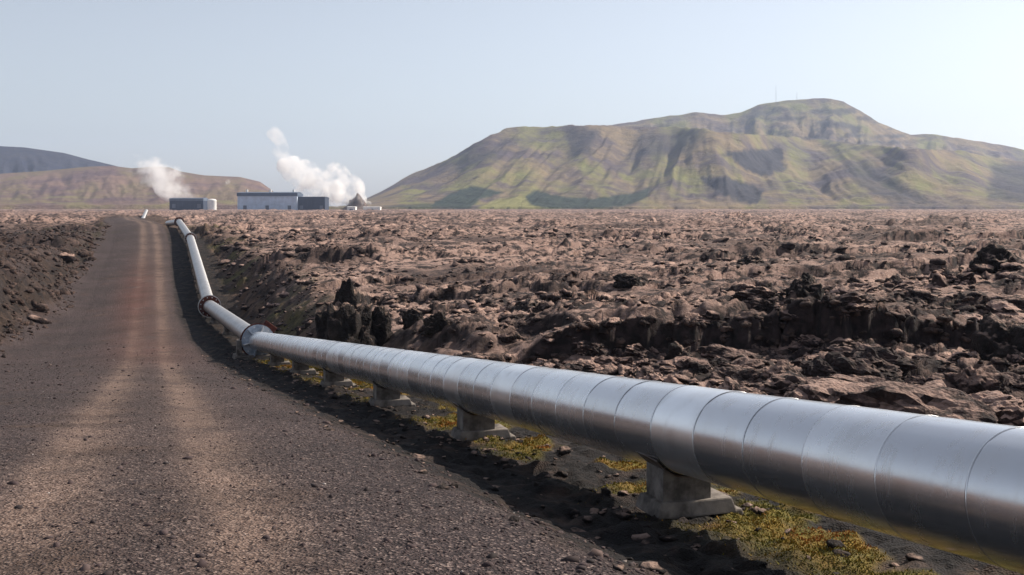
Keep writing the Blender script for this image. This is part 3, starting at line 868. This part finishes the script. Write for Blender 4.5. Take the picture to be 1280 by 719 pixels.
def scatter_rocks():
    N = 95000
    # positions over the lava, denser close by
    d = 9 + 150 * rng.random(N) ** 1.9
    ang = np.radians(rng.uniform(-33, 31, N))
    x = d * np.sin(ang); y = d * np.cos(ang)
    inf = terrain(x, y)
    s, t, lava = inf['s'], inf['t'], inf['lava']
    clus = fbm(x / 6, y / 6, 3, 501)
    mound = np.exp(-(((x - 21.5) / 7.0) ** 2 + ((y - 45.0) / 7) ** 2))
    nearR = (1 - sstep(30, 40, y)) * (t > 2.2)
    prob = sstep(0.25, 0.8, lava) * np.clip(0.10 + 1.0 * sstep(0.05, 0.4, clus) + mound + 0.35 * nearR, 0, 1)
    sagb = (t > 1.9) & (t < 14) & (y > 50) & (y < 190)
    prob = np.where(sagb, np.maximum(prob, 0.9 * sstep(0.03, 0.2, lava)), prob)
    leftb = (s < -5.5) & (y > 40) & (y < 150)
    prob = np.where(leftb, np.maximum(prob, 1.6 * sstep(0.0, 0.12, lava)), prob)
    keep = rng.random(N) < prob * np.where(nearR > 0.3, 0.6, 0.42)
    size = 0.13 + 0.22 * rng.random(N) ** 2 + 0.85 * rng.random(N) ** 11
    size = np.where(leftb, size * (0.8 + 1.3 * rng.random(N) ** 2), size)
    size = size * (1 + 0.5 * mound) * np.where(t > 0, 1, 0.8) * (1 + sstep(60, 150, d) * 0.6)
    # broken blocks along the main ledges
    for (y0, xa, xb, seed, wob, m0) in ((33.5, 0.5, 15.5, 21, 0.7, 14), (56, -10, 2, 33, 2.2, 60), (50, 9.5, 23, 41, 2.2, 70), (41, -5, 19, 61, 2.2, 50), (86, 13, 47, 45, 2.2, 60)):
        i0 = rng.integers(0, N, m0)
        lx = rng.uniform(xa, xb, m0)
        ly = y0 + wob * fbm(lx / 9.0, lx * 0 + seed, 3, seed) + 0.5 * perlin(lx / 1.3, lx * 0 + 0.3, seed + 3) + rng.normal(-0.15, 0.35, m0)
        x[i0], y[i0], size[i0], keep[i0] = lx, ly, 0.35 + 0.65 * rng.random(m0) ** 2, True
    m0 = 2600
    i0 = rng.integers(0, N, m0)
    ly = rng.uniform(44, 175, m0); ls = -6.2 - 26 * rng.random(m0) ** 1.4
    x[i0], y[i0], size[i0], keep[i0] = road_x(ly) + ls / 0.95, ly, 0.16 + 0.65 * rng.random(m0) ** 3, True
    inf = terrain(x, y); t = inf['t']
    d = np.hypot(x, y)
    keep &= ~((inf['s'] < 0) & (inf['lava'] < 0.015))
    # the verge by the pipe keeps only small stones
    keep &= ~((t > -3.0) & (t < 1.9))
    x, y, size, z, t_ = x[keep], y[keep], size[keep], inf['z'][keep], t[keep]
    app = size / np.hypot(x, y) * F
    X = x / y * F + 640
    vis = (X > -10) & (X < 1290)
    order = np.argsort(-(app * vis))
    return x[order], y[order], z[order], size[order], app[order], vis[order]

RX, RY, RZ, RSZ, RAPP, RVIS = scatter_rocks()      # largest first
def fresh_rock_material():
    M = NT('fresh_lava_rubble')
    M.col(M.mix(M.rng(M.noise(2.4, 5, 0.7), 0.35, 0.7), (0.014, 0.010, 0.010), (0.12, 0.078, 0.064)))
    M.rough(0.95)
    M.bump(M.math('ADD', M.noise(5.0, 6, 0.7), M.math('MULTIPLY', M.voro(14.0), 0.5)), 1.0, 0.09)
    return M.m
MAT_FRESH = fresh_rock_material()
protos_left = [rock_mesh(k + 1, 4, 'lava_rock', 0.6, random.choice((0.6, 0.75, 0.9)), MAT_FRESH) for k in range(8)]
protos = [rock_mesh(k + 1, 4, 'lava_rock', 0.55, random.choice((0.5, 0.6, 0.75)), MAT_ROCK) for k in range(10)]
NSING = 285
def rock_label(x, y):
    s, t = masks(x, y)
    if s < 0: return 'dark rough lava rock on the left bank beside the gravel road', 'rock', 'rocks on the left bank'
    if math.hypot(x - 21.5, y - 46) < 9: return 'brown lava rock on the rubble mound at the right edge', 'rock', 'rocks of the rubble mound'
    if y < 30: return 'rough brown lava rock close behind the near part of the pipe', 'rock', 'rocks behind the near pipe'
    if y < 48: return 'rough brown lava rock lying around the long dark ledge', 'rock', 'rocks around the long ledge'
    return 'small lava rock lying far out on the lava field', 'rock', 'rocks far out on the lava field'
for k in range(NSING):
    if RAPP[k] < 7 or not RVIS[k]: break
    o = bpy.data.objects.new('lava_rock', protos_left[k % 8] if masks(RX[k], RY[k])[0] < 0 else protos[k % 10]); COL.objects.link(o)
    sz = RSZ[k]
    o.location = (RX[k], RY[k], RZ[k] - 0.02 * sz)
    o.rotation_euler = (random.uniform(-0.25, 0.25), random.uniform(-0.25, 0.25), random.uniform(0, 6.28))
    o.scale = (sz * random.uniform(0.85, 1.25), sz * random.uniform(0.85, 1.2), sz * random.uniform(0.8, 1.15))
    tag(o, *rock_label(RX[k], RY[k]))
NS = k

def merged(name, bases, x, y, z, sz, mat, tone=None, sink=0.1, flat=(0.8, 1.2), smooth=False, bone=None):
    VS, FS, TS, off = [], [], [], 0
    B = []
    for me in bases:
        v = np.zeros(len(me.vertices) * 3, np.float32); me.vertices.foreach_get('co', v)
        f = np.zeros(len(me.polygons) * 3, np.int32); me.polygons.foreach_get('vertices', f)
        B.append((v.reshape(-1, 3), f.reshape(-1, 3)))
    which = rng.integers(0, len(B), len(x))
    for b, (v, f) in enumerate(B):
        i = np.where(which == b)[0]
        if not len(i): continue
        a = rng.uniform(0, 6.283, len(i)); c, s_ = np.cos(a), np.sin(a)
        sx = sz[i] * rng.uniform(0.8, 1.25, len(i)); sy = sz[i] * rng.uniform(0.8, 1.2, len(i)); sz_ = sz[i] * rng.uniform(*flat, len(i))
        lx = v[None, :, 0] * sx[:, None]; ly = v[None, :, 1] * sy[:, None]; lz = v[None, :, 2] * sz_[:, None]
        tl = rng.uniform(-0.3, 0.3, len(i))[:, None]
        lz2 = lz + tl * lx
        px = lx * c[:, None] - ly * s_[:, None] + x[i][:, None]
        py_ = lx * s_[:, None] + ly * c[:, None] + y[i][:, None]
        pz = lz2 + z[i][:, None] - sink * sz[i][:, None]
        VS.append(np.stack([px, py_, pz], -1).reshape(-1, 3))
        FS.append((f[None] + (off + np.arange(len(i)) * len(v))[:, None, None]).reshape(-1, 3))
        if tone is not None: TS.append(np.repeat(tone[i], len(v)))
        off += len(i) * len(v)
    me = mesh_np(name, np.vstack(VS), np.vstack(FS), smooth=smooth)
    if tone is not None: attr(me, 'tone', np.concatenate(TS))
    return link(name, me, mat)
lowrock = [rock_mesh(k + 20, 3, 'rubble_base', 0.55, 0.6) for k in range(6)]
midrock = [rock_mesh(k + 40, 2, 'rubble_base', 0.55, 0.6) for k in range(6)]
finerock = [rock_mesh(k + 55, 1, 'rubble_base', 0.55, 0.7) for k in range(8)]
NM = NS + 500
o = merged('lava_rubble', lowrock, RX[NS:NM], RY[NS:NM], RZ[NS:NM], RSZ[NS:NM], MAT_ROCK, sink=0.05)
tag(o, 'loose brown lava rubble scattered over the lava field', kind='stuff')
lf = (masks(RX, RY)[0] < 0) & (np.arange(len(RX)) >= NM); rt = ~lf & (np.arange(len(RX)) >= NM)
o = merged('bank_rubble', finerock, RX[lf], RY[lf], RZ[lf], RSZ[lf], MAT_FRESH, sink=0.05)
tag(o, 'dark broken rubble on the left bank of the road', kind='stuff')
fr = rt & (np.arange(len(RX)) > NM + 4000); rt &= ~fr
o = merged('lava_rubble', finerock, RX[fr], RY[fr], RZ[fr], RSZ[fr], MAT_ROCK, sink=0.05)
tag(o, 'finest lava rubble far out on the lava field', kind='stuff')
o = merged('lava_rubble', midrock, RX[rt], RY[rt], RZ[rt], RSZ[rt], MAT_ROCK, sink=0.05)
tag(o, 'fine lava rubble scattered over the far lava and the banks', kind='stuff')

def ledge_blocks():
    xs, ys = [], []
    for (y0, xa, xb, seed, wob, m0) in ((33.5, -0.6, 16.5, 21, 0.7, 330), (56, -10, 2, 33, 2.2, 90), (50, 9.5, 23, 41, 2.2, 110), (41, -5, 19, 61, 2.2, 130), (64, -11, 29, 63, 2.2, 150), (27, 7.5, 19.5, 67, 2.2, 110)):
        lx = rng.uniform(xa, xb, m0)
        ly = y0 + wob * fbm(lx / 9.0, lx * 0 + seed, 3, seed) + 0.5 * perlin(lx / 1.3, lx * 0 + 0.3, seed + 3) + rng.normal(-0.12, 0.22, m0)
        xs.append(lx); ys.append(ly)
    x, y = np.concatenate(xs), np.concatenate(ys)
    k = masks(x, y)[1] > 2.5
    x, y = x[k], y[k]
    inf = terrain(x, y)
    sz = 0.16 + 0.34 * rng.random(len(x)) ** 2
    tag(merged('ledge_blocks', midrock, x, y, inf['z'], sz, MAT_FRESH, sink=0.1), 'dark broken blocks along the faces of the lava ledges', kind='stuff')
ledge_blocks()

# distinct rocks of their own
def big_rock(name, px, d, w, h, seed, label, cat='rock', dep=None, mat=None, jag=0.5, parts=(), rot=0.0, py=None):
    x = (px - 640) / F * d * S; y = d * S
    z = ground_at(x, y) if py is None else E - (py - HY) / F * d * S
    bm = bmesh.new()
    lst = [(0, 0, 0, 1.0, 1.0)] + list(parts)
    for (ox, oy, oz, sw, sh) in lst:
        me = rock_mesh(seed + int(ox * 10) + 3, 5 if sw > 0.6 else 4, 'tmp', jag * 0.8, 0.9, None, 0.06)
        b2 = bmesh.new(); b2.from_mesh(me); bpy.data.meshes.remove(me)
        zs = [v.co.z for v in b2.verts]; xs = [v.co.x for v in b2.verts]
        zr, xr = max(zs) - min(zs), max(xs) - min(xs)
        z0 = min(zs)
        for v in b2.verts:
            v.co = Vector((v.co.x / xr * w * sw + ox * w, v.co.y / xr * (dep or w) * sw + oy * w, (v.co.z - z0) / zr * h * sh * 1.15 - 0.15 * h * sh + oz * h))
            n = mnoise.fractal(v.co * 1.6 + Vector((seed, 0, 0)), 0.7, 2.0, 5)
            v.co += v.co.normalized() * n * 0.07 * min(w, h)
        m2 = bpy.data.meshes.new('tmp'); b2.to_mesh(m2); b2.free(); bm.from_mesh(m2); bpy.data.meshes.remove(m2)
    o = from_bm(name, bm, mat or MAT_DARKROCK, None, (x, y, z), smooth=True)
    o.rotation_euler = (0, 0, rot)
    tag(o, label, cat)
    return o
big_rock('lava_outcrop', 440, 37, 2.2, 2.9, 5, 'tall dark lava outcrop rising behind the pipe left of the lava field', 'rock', 2.0, jag=0.6, py=448,
         parts=[(-0.15, 0.1, 0.0, 0.55, 1.12), (0.45, 0.1, 0, 0.7, 0.72), (-0.5, 0.3, 0, 0.5, 0.6), (0.15, -0.35, 0, 0.6, 0.5)])
big_rock('lava_boulder', 516, 36, 0.95, 0.85, 9, 'dark pointed boulder right of the tall dark outcrop', 'rock')
big_rock('lava_boulder', 548, 32, 1.1, 0.8, 13, 'broad dark boulder behind the pipe, between outcrop and ledge', 'rock')
big_rock('lava_boulder', 1007, 30.2, 1.25, 1.15, 17, 'dark triangular boulder standing alone on top of the long ledge', 'rock', jag=0.35)
big_rock('lava_boulder', 978, 21, 1.15, 0.75, 22, 'rounded brown boulder just above the pipe at middle right', 'rock', mat=MAT_ROCK)
big_rock('lava_boulder', 852, 24, 0.95, 0.85, 27, 'dark boulder close behind the middle of the near pipe', 'rock')
big_rock('lava_boulder', 1120, 18.5, 1.2, 0.6, 31, 'pale topped flat boulder behind the pipe at right', 'rock', mat=MAT_ROCK)
big_rock('lava_boulder', 1215, 20, 1.7, 0.9, 36, 'wide lumpy boulder behind the pipe near the right edge', 'rock', mat=MAT_ROCK)
big_rock('lava_boulder', 1258, 24, 1.6, 1.25, 44, 'dark bulky boulder at the right edge below the rubble mound', 'rock')
big_rock('lava_boulder', 1245, 40, 2.2, 1.4, 48, 'dark crest of broken rock on the rubble mound at the right edge', 'rock')
big_rock('lava_boulder', 785, 50, 1.8, 0.75, 52, 'dark low boulder in the middle of the lava field', 'rock')
big_rock('lava_boulder', 664, 42, 1.3, 0.9, 56, 'dark boulder left of the long ledge', 'rock')
big_rock('lava_boulder', 940, 55, 1.8, 0.8, 58, 'dark flat boulder beyond the long ledge', 'rock')

def near_boulders():
    protos_b = [rock_mesh(k + 90, 4, 'lava_boulder', 0.5, 0.7, MAT_ROCK, 0.05) for k in range(7)]
    r_ = random.Random(31)
    for k in range(34):
        d0 = r_.uniform(14.5, 25) * S; px = r_.uniform(900, 1330) if k % 4 else r_.uniform(640, 900)
        x = (px - 640) / F * d0; sz = r_.uniform(0.75, 1.45)
        if masks(x, d0)[1] < 3.2: continue
        o = bpy.data.objects.new('lava_boulder', protos_b[k % 7]); COL.objects.link(o)
        o.location = (x, d0, ground_at(x, d0) + 0.02 * sz)
        o.rotation_euler = (r_.uniform(-0.2, 0.2), r_.uniform(-0.2, 0.2), r_.uniform(0, 6.28))
        o.scale = (sz * r_.uniform(1.0, 1.5), sz * r_.uniform(0.8, 1.1), sz * r_.uniform(0.7, 1.0))
        tag(o, 'rounded knobbly lava boulder with a pale sunlit top close behind the pipe', 'rock', 'rounded boulders behind the near pipe')
near_boulders()

# ------------------------------------------------------------------ gravel stones and moss tufts
def stones():
    bases = [rock_mesh(k + 70, 1, 'stone_base', 0.6, 0.7) for k in range(8)]
    N = 58000
    d = 5.2 + 62 * rng.random(N) ** 2.6
    ang = np.arctan(rng.uniform(-0.56, 0.42, N))
    x = d * np.tan(ang); y = d
    inf = terrain(x, y)
    s, t = inf['s'], inf['t']
    trk = np.clip(np.exp(-((s + 0.95) / 0.55) ** 2) + np.exp(-((s - 0.75) / 0.5) ** 2), 0, 1)
    keep = (t < -2.0) & (s > -9) & (rng.random(N) < (0.62 - 0.42 * trk))
    x, y, z, t = x[keep], y[keep], inf['z'][keep], t[keep]
    n = len(x)
    sz = 0.010 + 0.018 * rng.random(n) ** 3 + 0.05 * rng.random(n) ** 40
    ed = np.exp(-((t + 1.9) / 0.9) ** 2)
    sz = sz * (1 + 0.8 * ed * rng.random(n)) * (1 + 1.4 * sstep(12, 60, y))
    tone = np.clip(rng.normal(0.40, 0.2, n), 0, 0.96); tone[(rng.random(n) < 0.006) & (sz < 0.03)] = 1.0
    o = merged('loose_gravel', bases, x, y, z, sz * 1.5, MAT_STONE, tone, sink=0.0)
    tag(o, 'loose grey and purple gravel stones on the road and verge', kind='stuff')
    # bigger clods along the ditch
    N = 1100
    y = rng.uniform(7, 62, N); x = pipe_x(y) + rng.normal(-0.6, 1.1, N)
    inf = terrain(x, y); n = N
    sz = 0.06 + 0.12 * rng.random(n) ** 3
    # a few stones heaped against each near footing
    fx, fyy = [], []
    for d0 in (10.2, 16.4, 22.4, 28.6, 34.6, 40.6):
        m0 = 26
        a0 = rng.uniform(0, 6.283, m0); r0 = rng.uniform(0.62, 1.15, m0)
        fx.append(pipe_x(d0 * S) + 0.15 + r0 * np.cos(a0)); fyy.append(d0 * S + 0.75 * r0 * np.sin(a0))
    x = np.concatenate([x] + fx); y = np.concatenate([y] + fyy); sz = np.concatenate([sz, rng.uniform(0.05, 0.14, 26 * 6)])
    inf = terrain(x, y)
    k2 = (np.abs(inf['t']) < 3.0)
    o = merged('ditch_rubble', midrock, x[k2], y[k2], inf['z'][k2], sz[k2], MAT_DARKROCK, sink=0.0)  # darker rock used here to deepen the shade under the pipe
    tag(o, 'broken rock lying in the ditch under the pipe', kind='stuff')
stones()

def moss():
    N = 330000
    y = 7 + 50 * rng.random(N) ** 1.6
    x = pipe_x(y) + rng.uniform(-1.6, 2.6, N)
    inf = terrain(x, y)
    t = inf['t']
    m = sstep(0.05, 0.22, fbm(x / 1.7, y / 2.4, 4, 171) + 0.11) * np.exp(-((t - 0.9) / 1.05) ** 4)
    keep = rng.random(N) < m * 0.9
    x, y, z = x[keep], y[keep], inf['z'][keep]
    n = len(x)
    hue = np.clip(0.5 + 0.9 * fbm(x / 1.2, y / 1.2, 3, 601) + rng.normal(0, 0.12, n), 0, 1)
    h = (0.008 + 0.016 * rng.random(n)) * (0.7 + y / 26); w = (0.006 + 0.006 * rng.random(n)) * (0.7 + y / 26)
    a = rng.uniform(0, 6.283, n); lean = rng.uniform(0, 0.035, n); b = rng.uniform(0, 6.283, n)
    p0 = np.stack([x + w * np.cos(a), y + w * np.sin(a), z - 0.01], 1)
    p1 = np.stack([x - w * np.cos(a), y - w * np.sin(a), z - 0.01], 1)
    p2 = np.stack([x + lean * np.cos(b), y + lean * np.sin(b), z + h], 1)
    V = np.stack([p0, p1, p2], 1).reshape(-1, 3)
    me = mesh_np('moss', V, np.arange(3 * n).reshape(-1, 3))
    attr(me, 'tone', np.repeat(hue, 3))
    tag(link('moss', me, MAT_MOSS), 'yellow green and orange moss growing under and beside the pipe', kind='stuff')
moss()

# ------------------------------------------------------------------ power plant buildings
def plain(name, c, rough=0.6, metal=0.0, sc=0.2):
    return simple(name, tuple(v * 0.85 for v in c), tuple(min(1, v * 1.1) for v in c), sc, rough, metal)
MAT_WALLB = plain('pale_blue_sheet', (0.50, 0.58, 0.70)); MAT_ROOFB = plain('slate_blue_roof', (0.07, 0.10, 0.15))
MAT_DKBLUE = plain('dark_blue_sheet', (0.035, 0.05, 0.085)); MAT_WHITE = plain('white_paint', (0.78, 0.77, 0.74)); MAT_DOOR = plain('grey_door', (0.12, 0.14, 0.18))
MAT_CONEROCK = simple('cone_rock', (0.07, 0.055, 0.05), (0.16, 0.12, 0.10), 0.2, 0.9, 0, 0.5, 1.0, 0.5)
def at_px(px, py, d): p = P(px, py, d); return p
def building(name, px0, px1, py_top, py_base, d, depth, label, wall, roof, roof_h=0.18, ridge=True, doors=3, over=0.6, vents=0):
    a = P(px0, py_base, d); b = P(px1, py_base, d)
    W = b.x - a.x; Hh = (py_base - py_top) / F * d * S
    base_z = a.z - 3
    t = empty(name, ((a.x + b.x) / 2, a.y, base_z)); tag(t, label, 'building')
    hw = W / 2; wall_h = 3 + Hh * (1 - roof_h)
    bm = bmesh.new(); add_box(bm, -hw, hw, 0, depth, 0, wall_h); from_bm('wall', bm, wall, t)
    # ribs of the sheet cladding stand proud of the wall
    bm = bmesh.new()
    n = max(4, int(W / 4.0))
    for k in range(n + 1):
        xx = -hw + W * k / n
        add_box(bm, xx - 0.12, xx + 0.12, -0.12, -0.01, 0.0, wall_h - 0.05)
    tag(from_bm('wall_rib', bm, wall, t), kind='stuff')
    bm = bmesh.new()
    z0, z1 = wall_h + 0.02, 3 + Hh
    prof = [(-over, z0), (depth + over, z0), (depth + over, z0 + (z1 - z0) * 0.55), (depth / 2, z1 + (0.03 * Hh if ridge else 0)), (-over, z0 + (z1 - z0) * (0.85 if ridge else 1))]
    A = [bm.verts.new((-hw - over, q[0], q[1])) for q in prof]; B_ = [bm.verts.new((hw + over, q[0], q[1])) for q in prof]
    bm.faces.new(A); bm.faces.new(B_[::-1])
    for k in range(len(prof)): bm.faces.new((A[k], B_[k], B_[(k + 1) % len(prof)], A[(k + 1) % len(prof)]))
    bmesh.ops.recalc_face_normals(bm, faces=bm.faces)
    rf = from_bm('roof', bm, roof, t)
    for k in range(vents):
        xx = -hw * 0.8 + 1.6 * hw * k / max(1, vents - 1)
        bm = bmesh.new(); bmesh.ops.create_cone(bm, cap_ends=True, segments=12, radius1=1.4, radius2=1.1, depth=3.2, matrix=Matrix.Translation((xx, depth * 0.5, z1 + 1.4)))
        from_bm('roof_vent', bm, MAT_WHITE, rf)
    for k in range(doors):
        xx = -hw * 0.75 + 1.5 * hw * k / max(1, doors - 1) if doors > 1 else 0
        bm = bmesh.new(); add_box(bm, xx - 1.8, xx + 1.8, -0.3, -0.13, 2.9, 3 + min(4.2, Hh * 0.4)); from_bm('door', bm, MAT_DOOR, t)
    return t
building('power_hall', 297, 371, 240.5, 262, 950, 30, 'long pale blue hall with a dark roof edge beside the steam', MAT_WALLB, MAT_ROOFB, 0.22, True, 3, 0.8, 3)
building('dark_hall', 372.5, 406, 246, 262, 955, 26, 'dark blue hall at the right end of the pale blue hall', MAT_DKBLUE, MAT_DKBLUE, 0.15, False, 2, 0.3)
building('low_shed', 212, 254, 247.5, 260, 960, 22, 'low dark blue shed left of the white tank, under the left steam plume', MAT_DKBLUE, plain('grey_blue_roof', (0.12, 0.15, 0.20)), 0.3, True, 2, 0.3)
building('white_shed', 434, 444, 258.3, 263, 930, 12, 'small white shed right of the steam plume', MAT_WHITE, MAT_WHITE, 0.3, True, 1, 0.2)
building('white_shed', 454, 475, 258.6, 263, 940, 12, 'long low white shed at the foot of the mountain', MAT_WHITE, MAT_WHITE, 0.3, True, 1, 0.2)
def tank(px, py, d, r, h, label, dome=0.35):
    p = P(px, py, d)
    t = empty('storage_tank', (p.x, p.y, p.z - 3)); tag(t, label, 'tank')
    bm = bmesh.new(); bmesh.ops.create_cone(bm, cap_ends=True, segments=32, radius1=r, radius2=r, depth=h + 3, matrix=Matrix.Translation((0, 0, (h + 3) / 2))); from_bm('shell', bm, MAT_WHITE, t, smooth=False)
    bm = bmesh.new(); bmesh.ops.create_uvsphere(bm, u_segments=32, v_segments=12, radius=r * 0.999)
    bmesh.ops.delete(bm, geom=[v for v in bm.verts if v.co.z < -0.01], context='VERTS')
    for v in bm.verts: v.co.z = v.co.z * dome + h + 3
    from_bm('tank_roof', bm, MAT_WHITE, t, smooth=True)
tank(265, 259, 955, 4.6, 7.0, 'white domed tank between the low shed and the long hall')
# dark cone by the plant
p = P(447, 262, 1010)
def spire():
    bm = bmesh.new()
    prof = [(30, -3), (21, 2), (14, 5), (9.5, 8), (7.5, 11), (5.6, 14.5), (3.4, 18), (0.8, 20.5)]
    rings = [[bm.verts.new((r * math.cos(6.2832 * k / 32), r * math.sin(6.2832 * k / 32), z)) for k in range(32)] for r, z in prof]
    for A, B_ in zip(rings[:-1], rings[1:]):
        for k in range(32): bm.faces.new((A[k], A[(k + 1) % 32], B_[(k + 1) % 32], B_[k]))
    bm.faces.new(rings[-1])
    for v in bm.verts:
        v.co += mnoise.noise_vector(v.co * 0.16) * 3.4
    o = from_bm('cinder_cone', bm, MAT_CONEROCK, None, (p.x, p.y, p.z - 3), smooth=True)
    tag(o, 'small dark pointed cinder cone between the steam plume and the mountain', 'cone')
spire()
MAT_MAST = plain('mast_steel', (0.3, 0.3, 0.32))
def mast(px, py_top, d, label):
    Hh = mountain_h(np.array([float(px)]), np.array([float(d)]))[0]
    x = (px - 640) / F * d * S
    z0 = E + Hh * S; z1 = E + (HY - py_top) / F * d * S
    t = empty('radio_mast', (x, d * S, z0 - 2)); tag(t, label, 'mast')
    bm = bmesh.new()
    hgt = z1 - z0 + 2
    for k in range(3):
        a = 2 * math.pi * k / 3
        m = Matrix.Translation((0.8 * math.cos(a), 0.8 * math.sin(a), hgt / 2))
        bmesh.ops.create_cone(bm, cap_ends=True, segments=6, radius1=0.2, radius2=0.1, depth=hgt, matrix=m)
    tag(from_bm('lattice', bm, MAT_MAST, t), kind='stuff')
    bm = bmesh.new(); bmesh.ops.create_cone(bm, cap_ends=True, segments=8, radius1=0.15, radius2=0.08, depth=6, matrix=Matrix.Translation((0, 0, hgt + 3))); from_bm('aerial', bm, MAT_MAST, t)
mast(970, 108, 2950, 'taller thin radio mast on the mountain summit')
mast(996, 117, 2950, 'shorter thin radio mast nearer the top of the summit')

# ------------------------------------------------------------------ steam
def steam_material(name, dens, sc, lo=0.40, hi=0.66):
    M = NT(name)
    M.n.remove(M.b)
    v = M.new('ShaderNodeVolumePrincipled')
    v.inputs['Color'].default_value = (1, 1, 1, 1)
    v.inputs['Anisotropy'].default_value = 0.1
    n = M.noise(sc, 4, 0.6, vec=M.pos())
    n2 = M.noise(sc * 2.6, 4, 0.65, vec=M.pos())
    M.l(M.math('MULTIPLY', M.math('MULTIPLY', M.rng(n, lo, hi), M.rng(n2, 0.32, 0.56)), dens * 1.3), v.inputs['Density'])
    M.l(v.outputs[0], M.out.inputs['Volume'])
    return M.m
def plume(name, label, pts, d, mat, seed):
    """pts: (image pixel column, image pixel row, radius in the same measure)"""
    rr = random.Random(seed)
    bm = bmesh.new()
    for (a, b) in zip(pts[:-1], pts[1:]):
        dist = math.hypot(b[0] - a[0], b[1] - a[1]); n = max(2, int(dist / (0.35 * (a[2] + b[2]) / 2)))
        for i in range(n):
            f = i / n
            px = a[0] + (b[0] - a[0]) * f; py = a[1] + (b[1] - a[1]) * f; r = a[2] + (b[2] - a[2]) * f
            for q in range(2):
                rad = r * rr.uniform(0.6, 1.1)
                c = P(px + rr.uniform(-0.45, 0.45) * r, py + rr.uniform(-0.4, 0.4) * r, d)
                c.y += rr.uniform(-0.5, 0.5) * r / F * d * S
                bmesh.ops.create_icosphere(bm, subdivisions=2, radius=rad / F * d * S, matrix=Matrix.Translation(c))
    c0 = P(pts[0][0], pts[0][1], d)
    bmesh.ops.translate(bm, verts=bm.verts, vec=-c0)
    o = from_bm(name, bm, mat, None, c0)
    r = o.modifiers.new('remesh', 'REMESH'); r.mode = 'VOXEL'; r.voxel_size = 1.6
    tag(o, label, 'steam')
    o.data.materials[0] = mat
    return o
ST1 = steam_material('dense_steam', 0.15, 0.04, 0.42, 0.70)
ST2 = steam_material('thin_steam', 0.08, 0.03, 0.43, 0.68)
plume('steam_plume', 'bright white steam plume rising behind the halls', [(450, 256, 7), (442, 244, 13), (428, 230, 20), (405, 224, 23), (385, 221, 21), (366, 214, 15), (356, 200, 9)], 1010, ST1, 3)
plume('steam_wisp', 'thin steam wisp trailing up from the bright plume', [(362, 208, 10), (354, 196, 9), (350, 184, 8), (345, 172, 8), (340, 163, 7)], 1012, steam_material('wisp_steam', 0.055, 0.05, 0.28, 0.66), 5)
plume('steam_plume', 'bright low steam filling the gap behind the dark hall', [(372, 244, 9), (392, 236, 17), (418, 242, 17), (442, 254, 10), (462, 259, 5)], 1020, ST1, 8)
plume('steam_plume', 'broad thin steam plume drifting left from the low shed', [(248, 244, 8), (234, 236, 14), (214, 228, 20), (194, 220, 21), (174, 213, 16), (156, 207, 10)], 1000, ST2, 7)
plume('steam_puff', 'small white steam puff on the hillside above the long hall', [(284, 228, 3.6), (287, 227, 3.4)], 1150, ST1, 9)
plume('steam_puff', 'small bright steam puff right of the broad thin plume', [(245, 236, 2.8), (252, 234, 3.0)], 1005, ST1, 11)

# ------------------------------------------------------------------ haze
bm = bmesh.new(); add_box(bm, -7200, 7200, -7200, 7200, E - 14 * S, 430)
MH = NT('haze_air'); MH.n.remove(MH.b)
hv = MH.new('ShaderNodeVolumePrincipled')
hv.inputs['Color'].default_value = (0.60, 0.73, 1.0, 1)
hv.inputs['Density'].default_value = 0.000082
hv.inputs['Anisotropy'].default_value = 0.2
MH.l(hv.outputs[0], MH.out.inputs['Volume'])
hz = from_bm('haze', bm, MH.m)
tag(hz, 'pale blue summer haze over the lava field', kind='stuff')
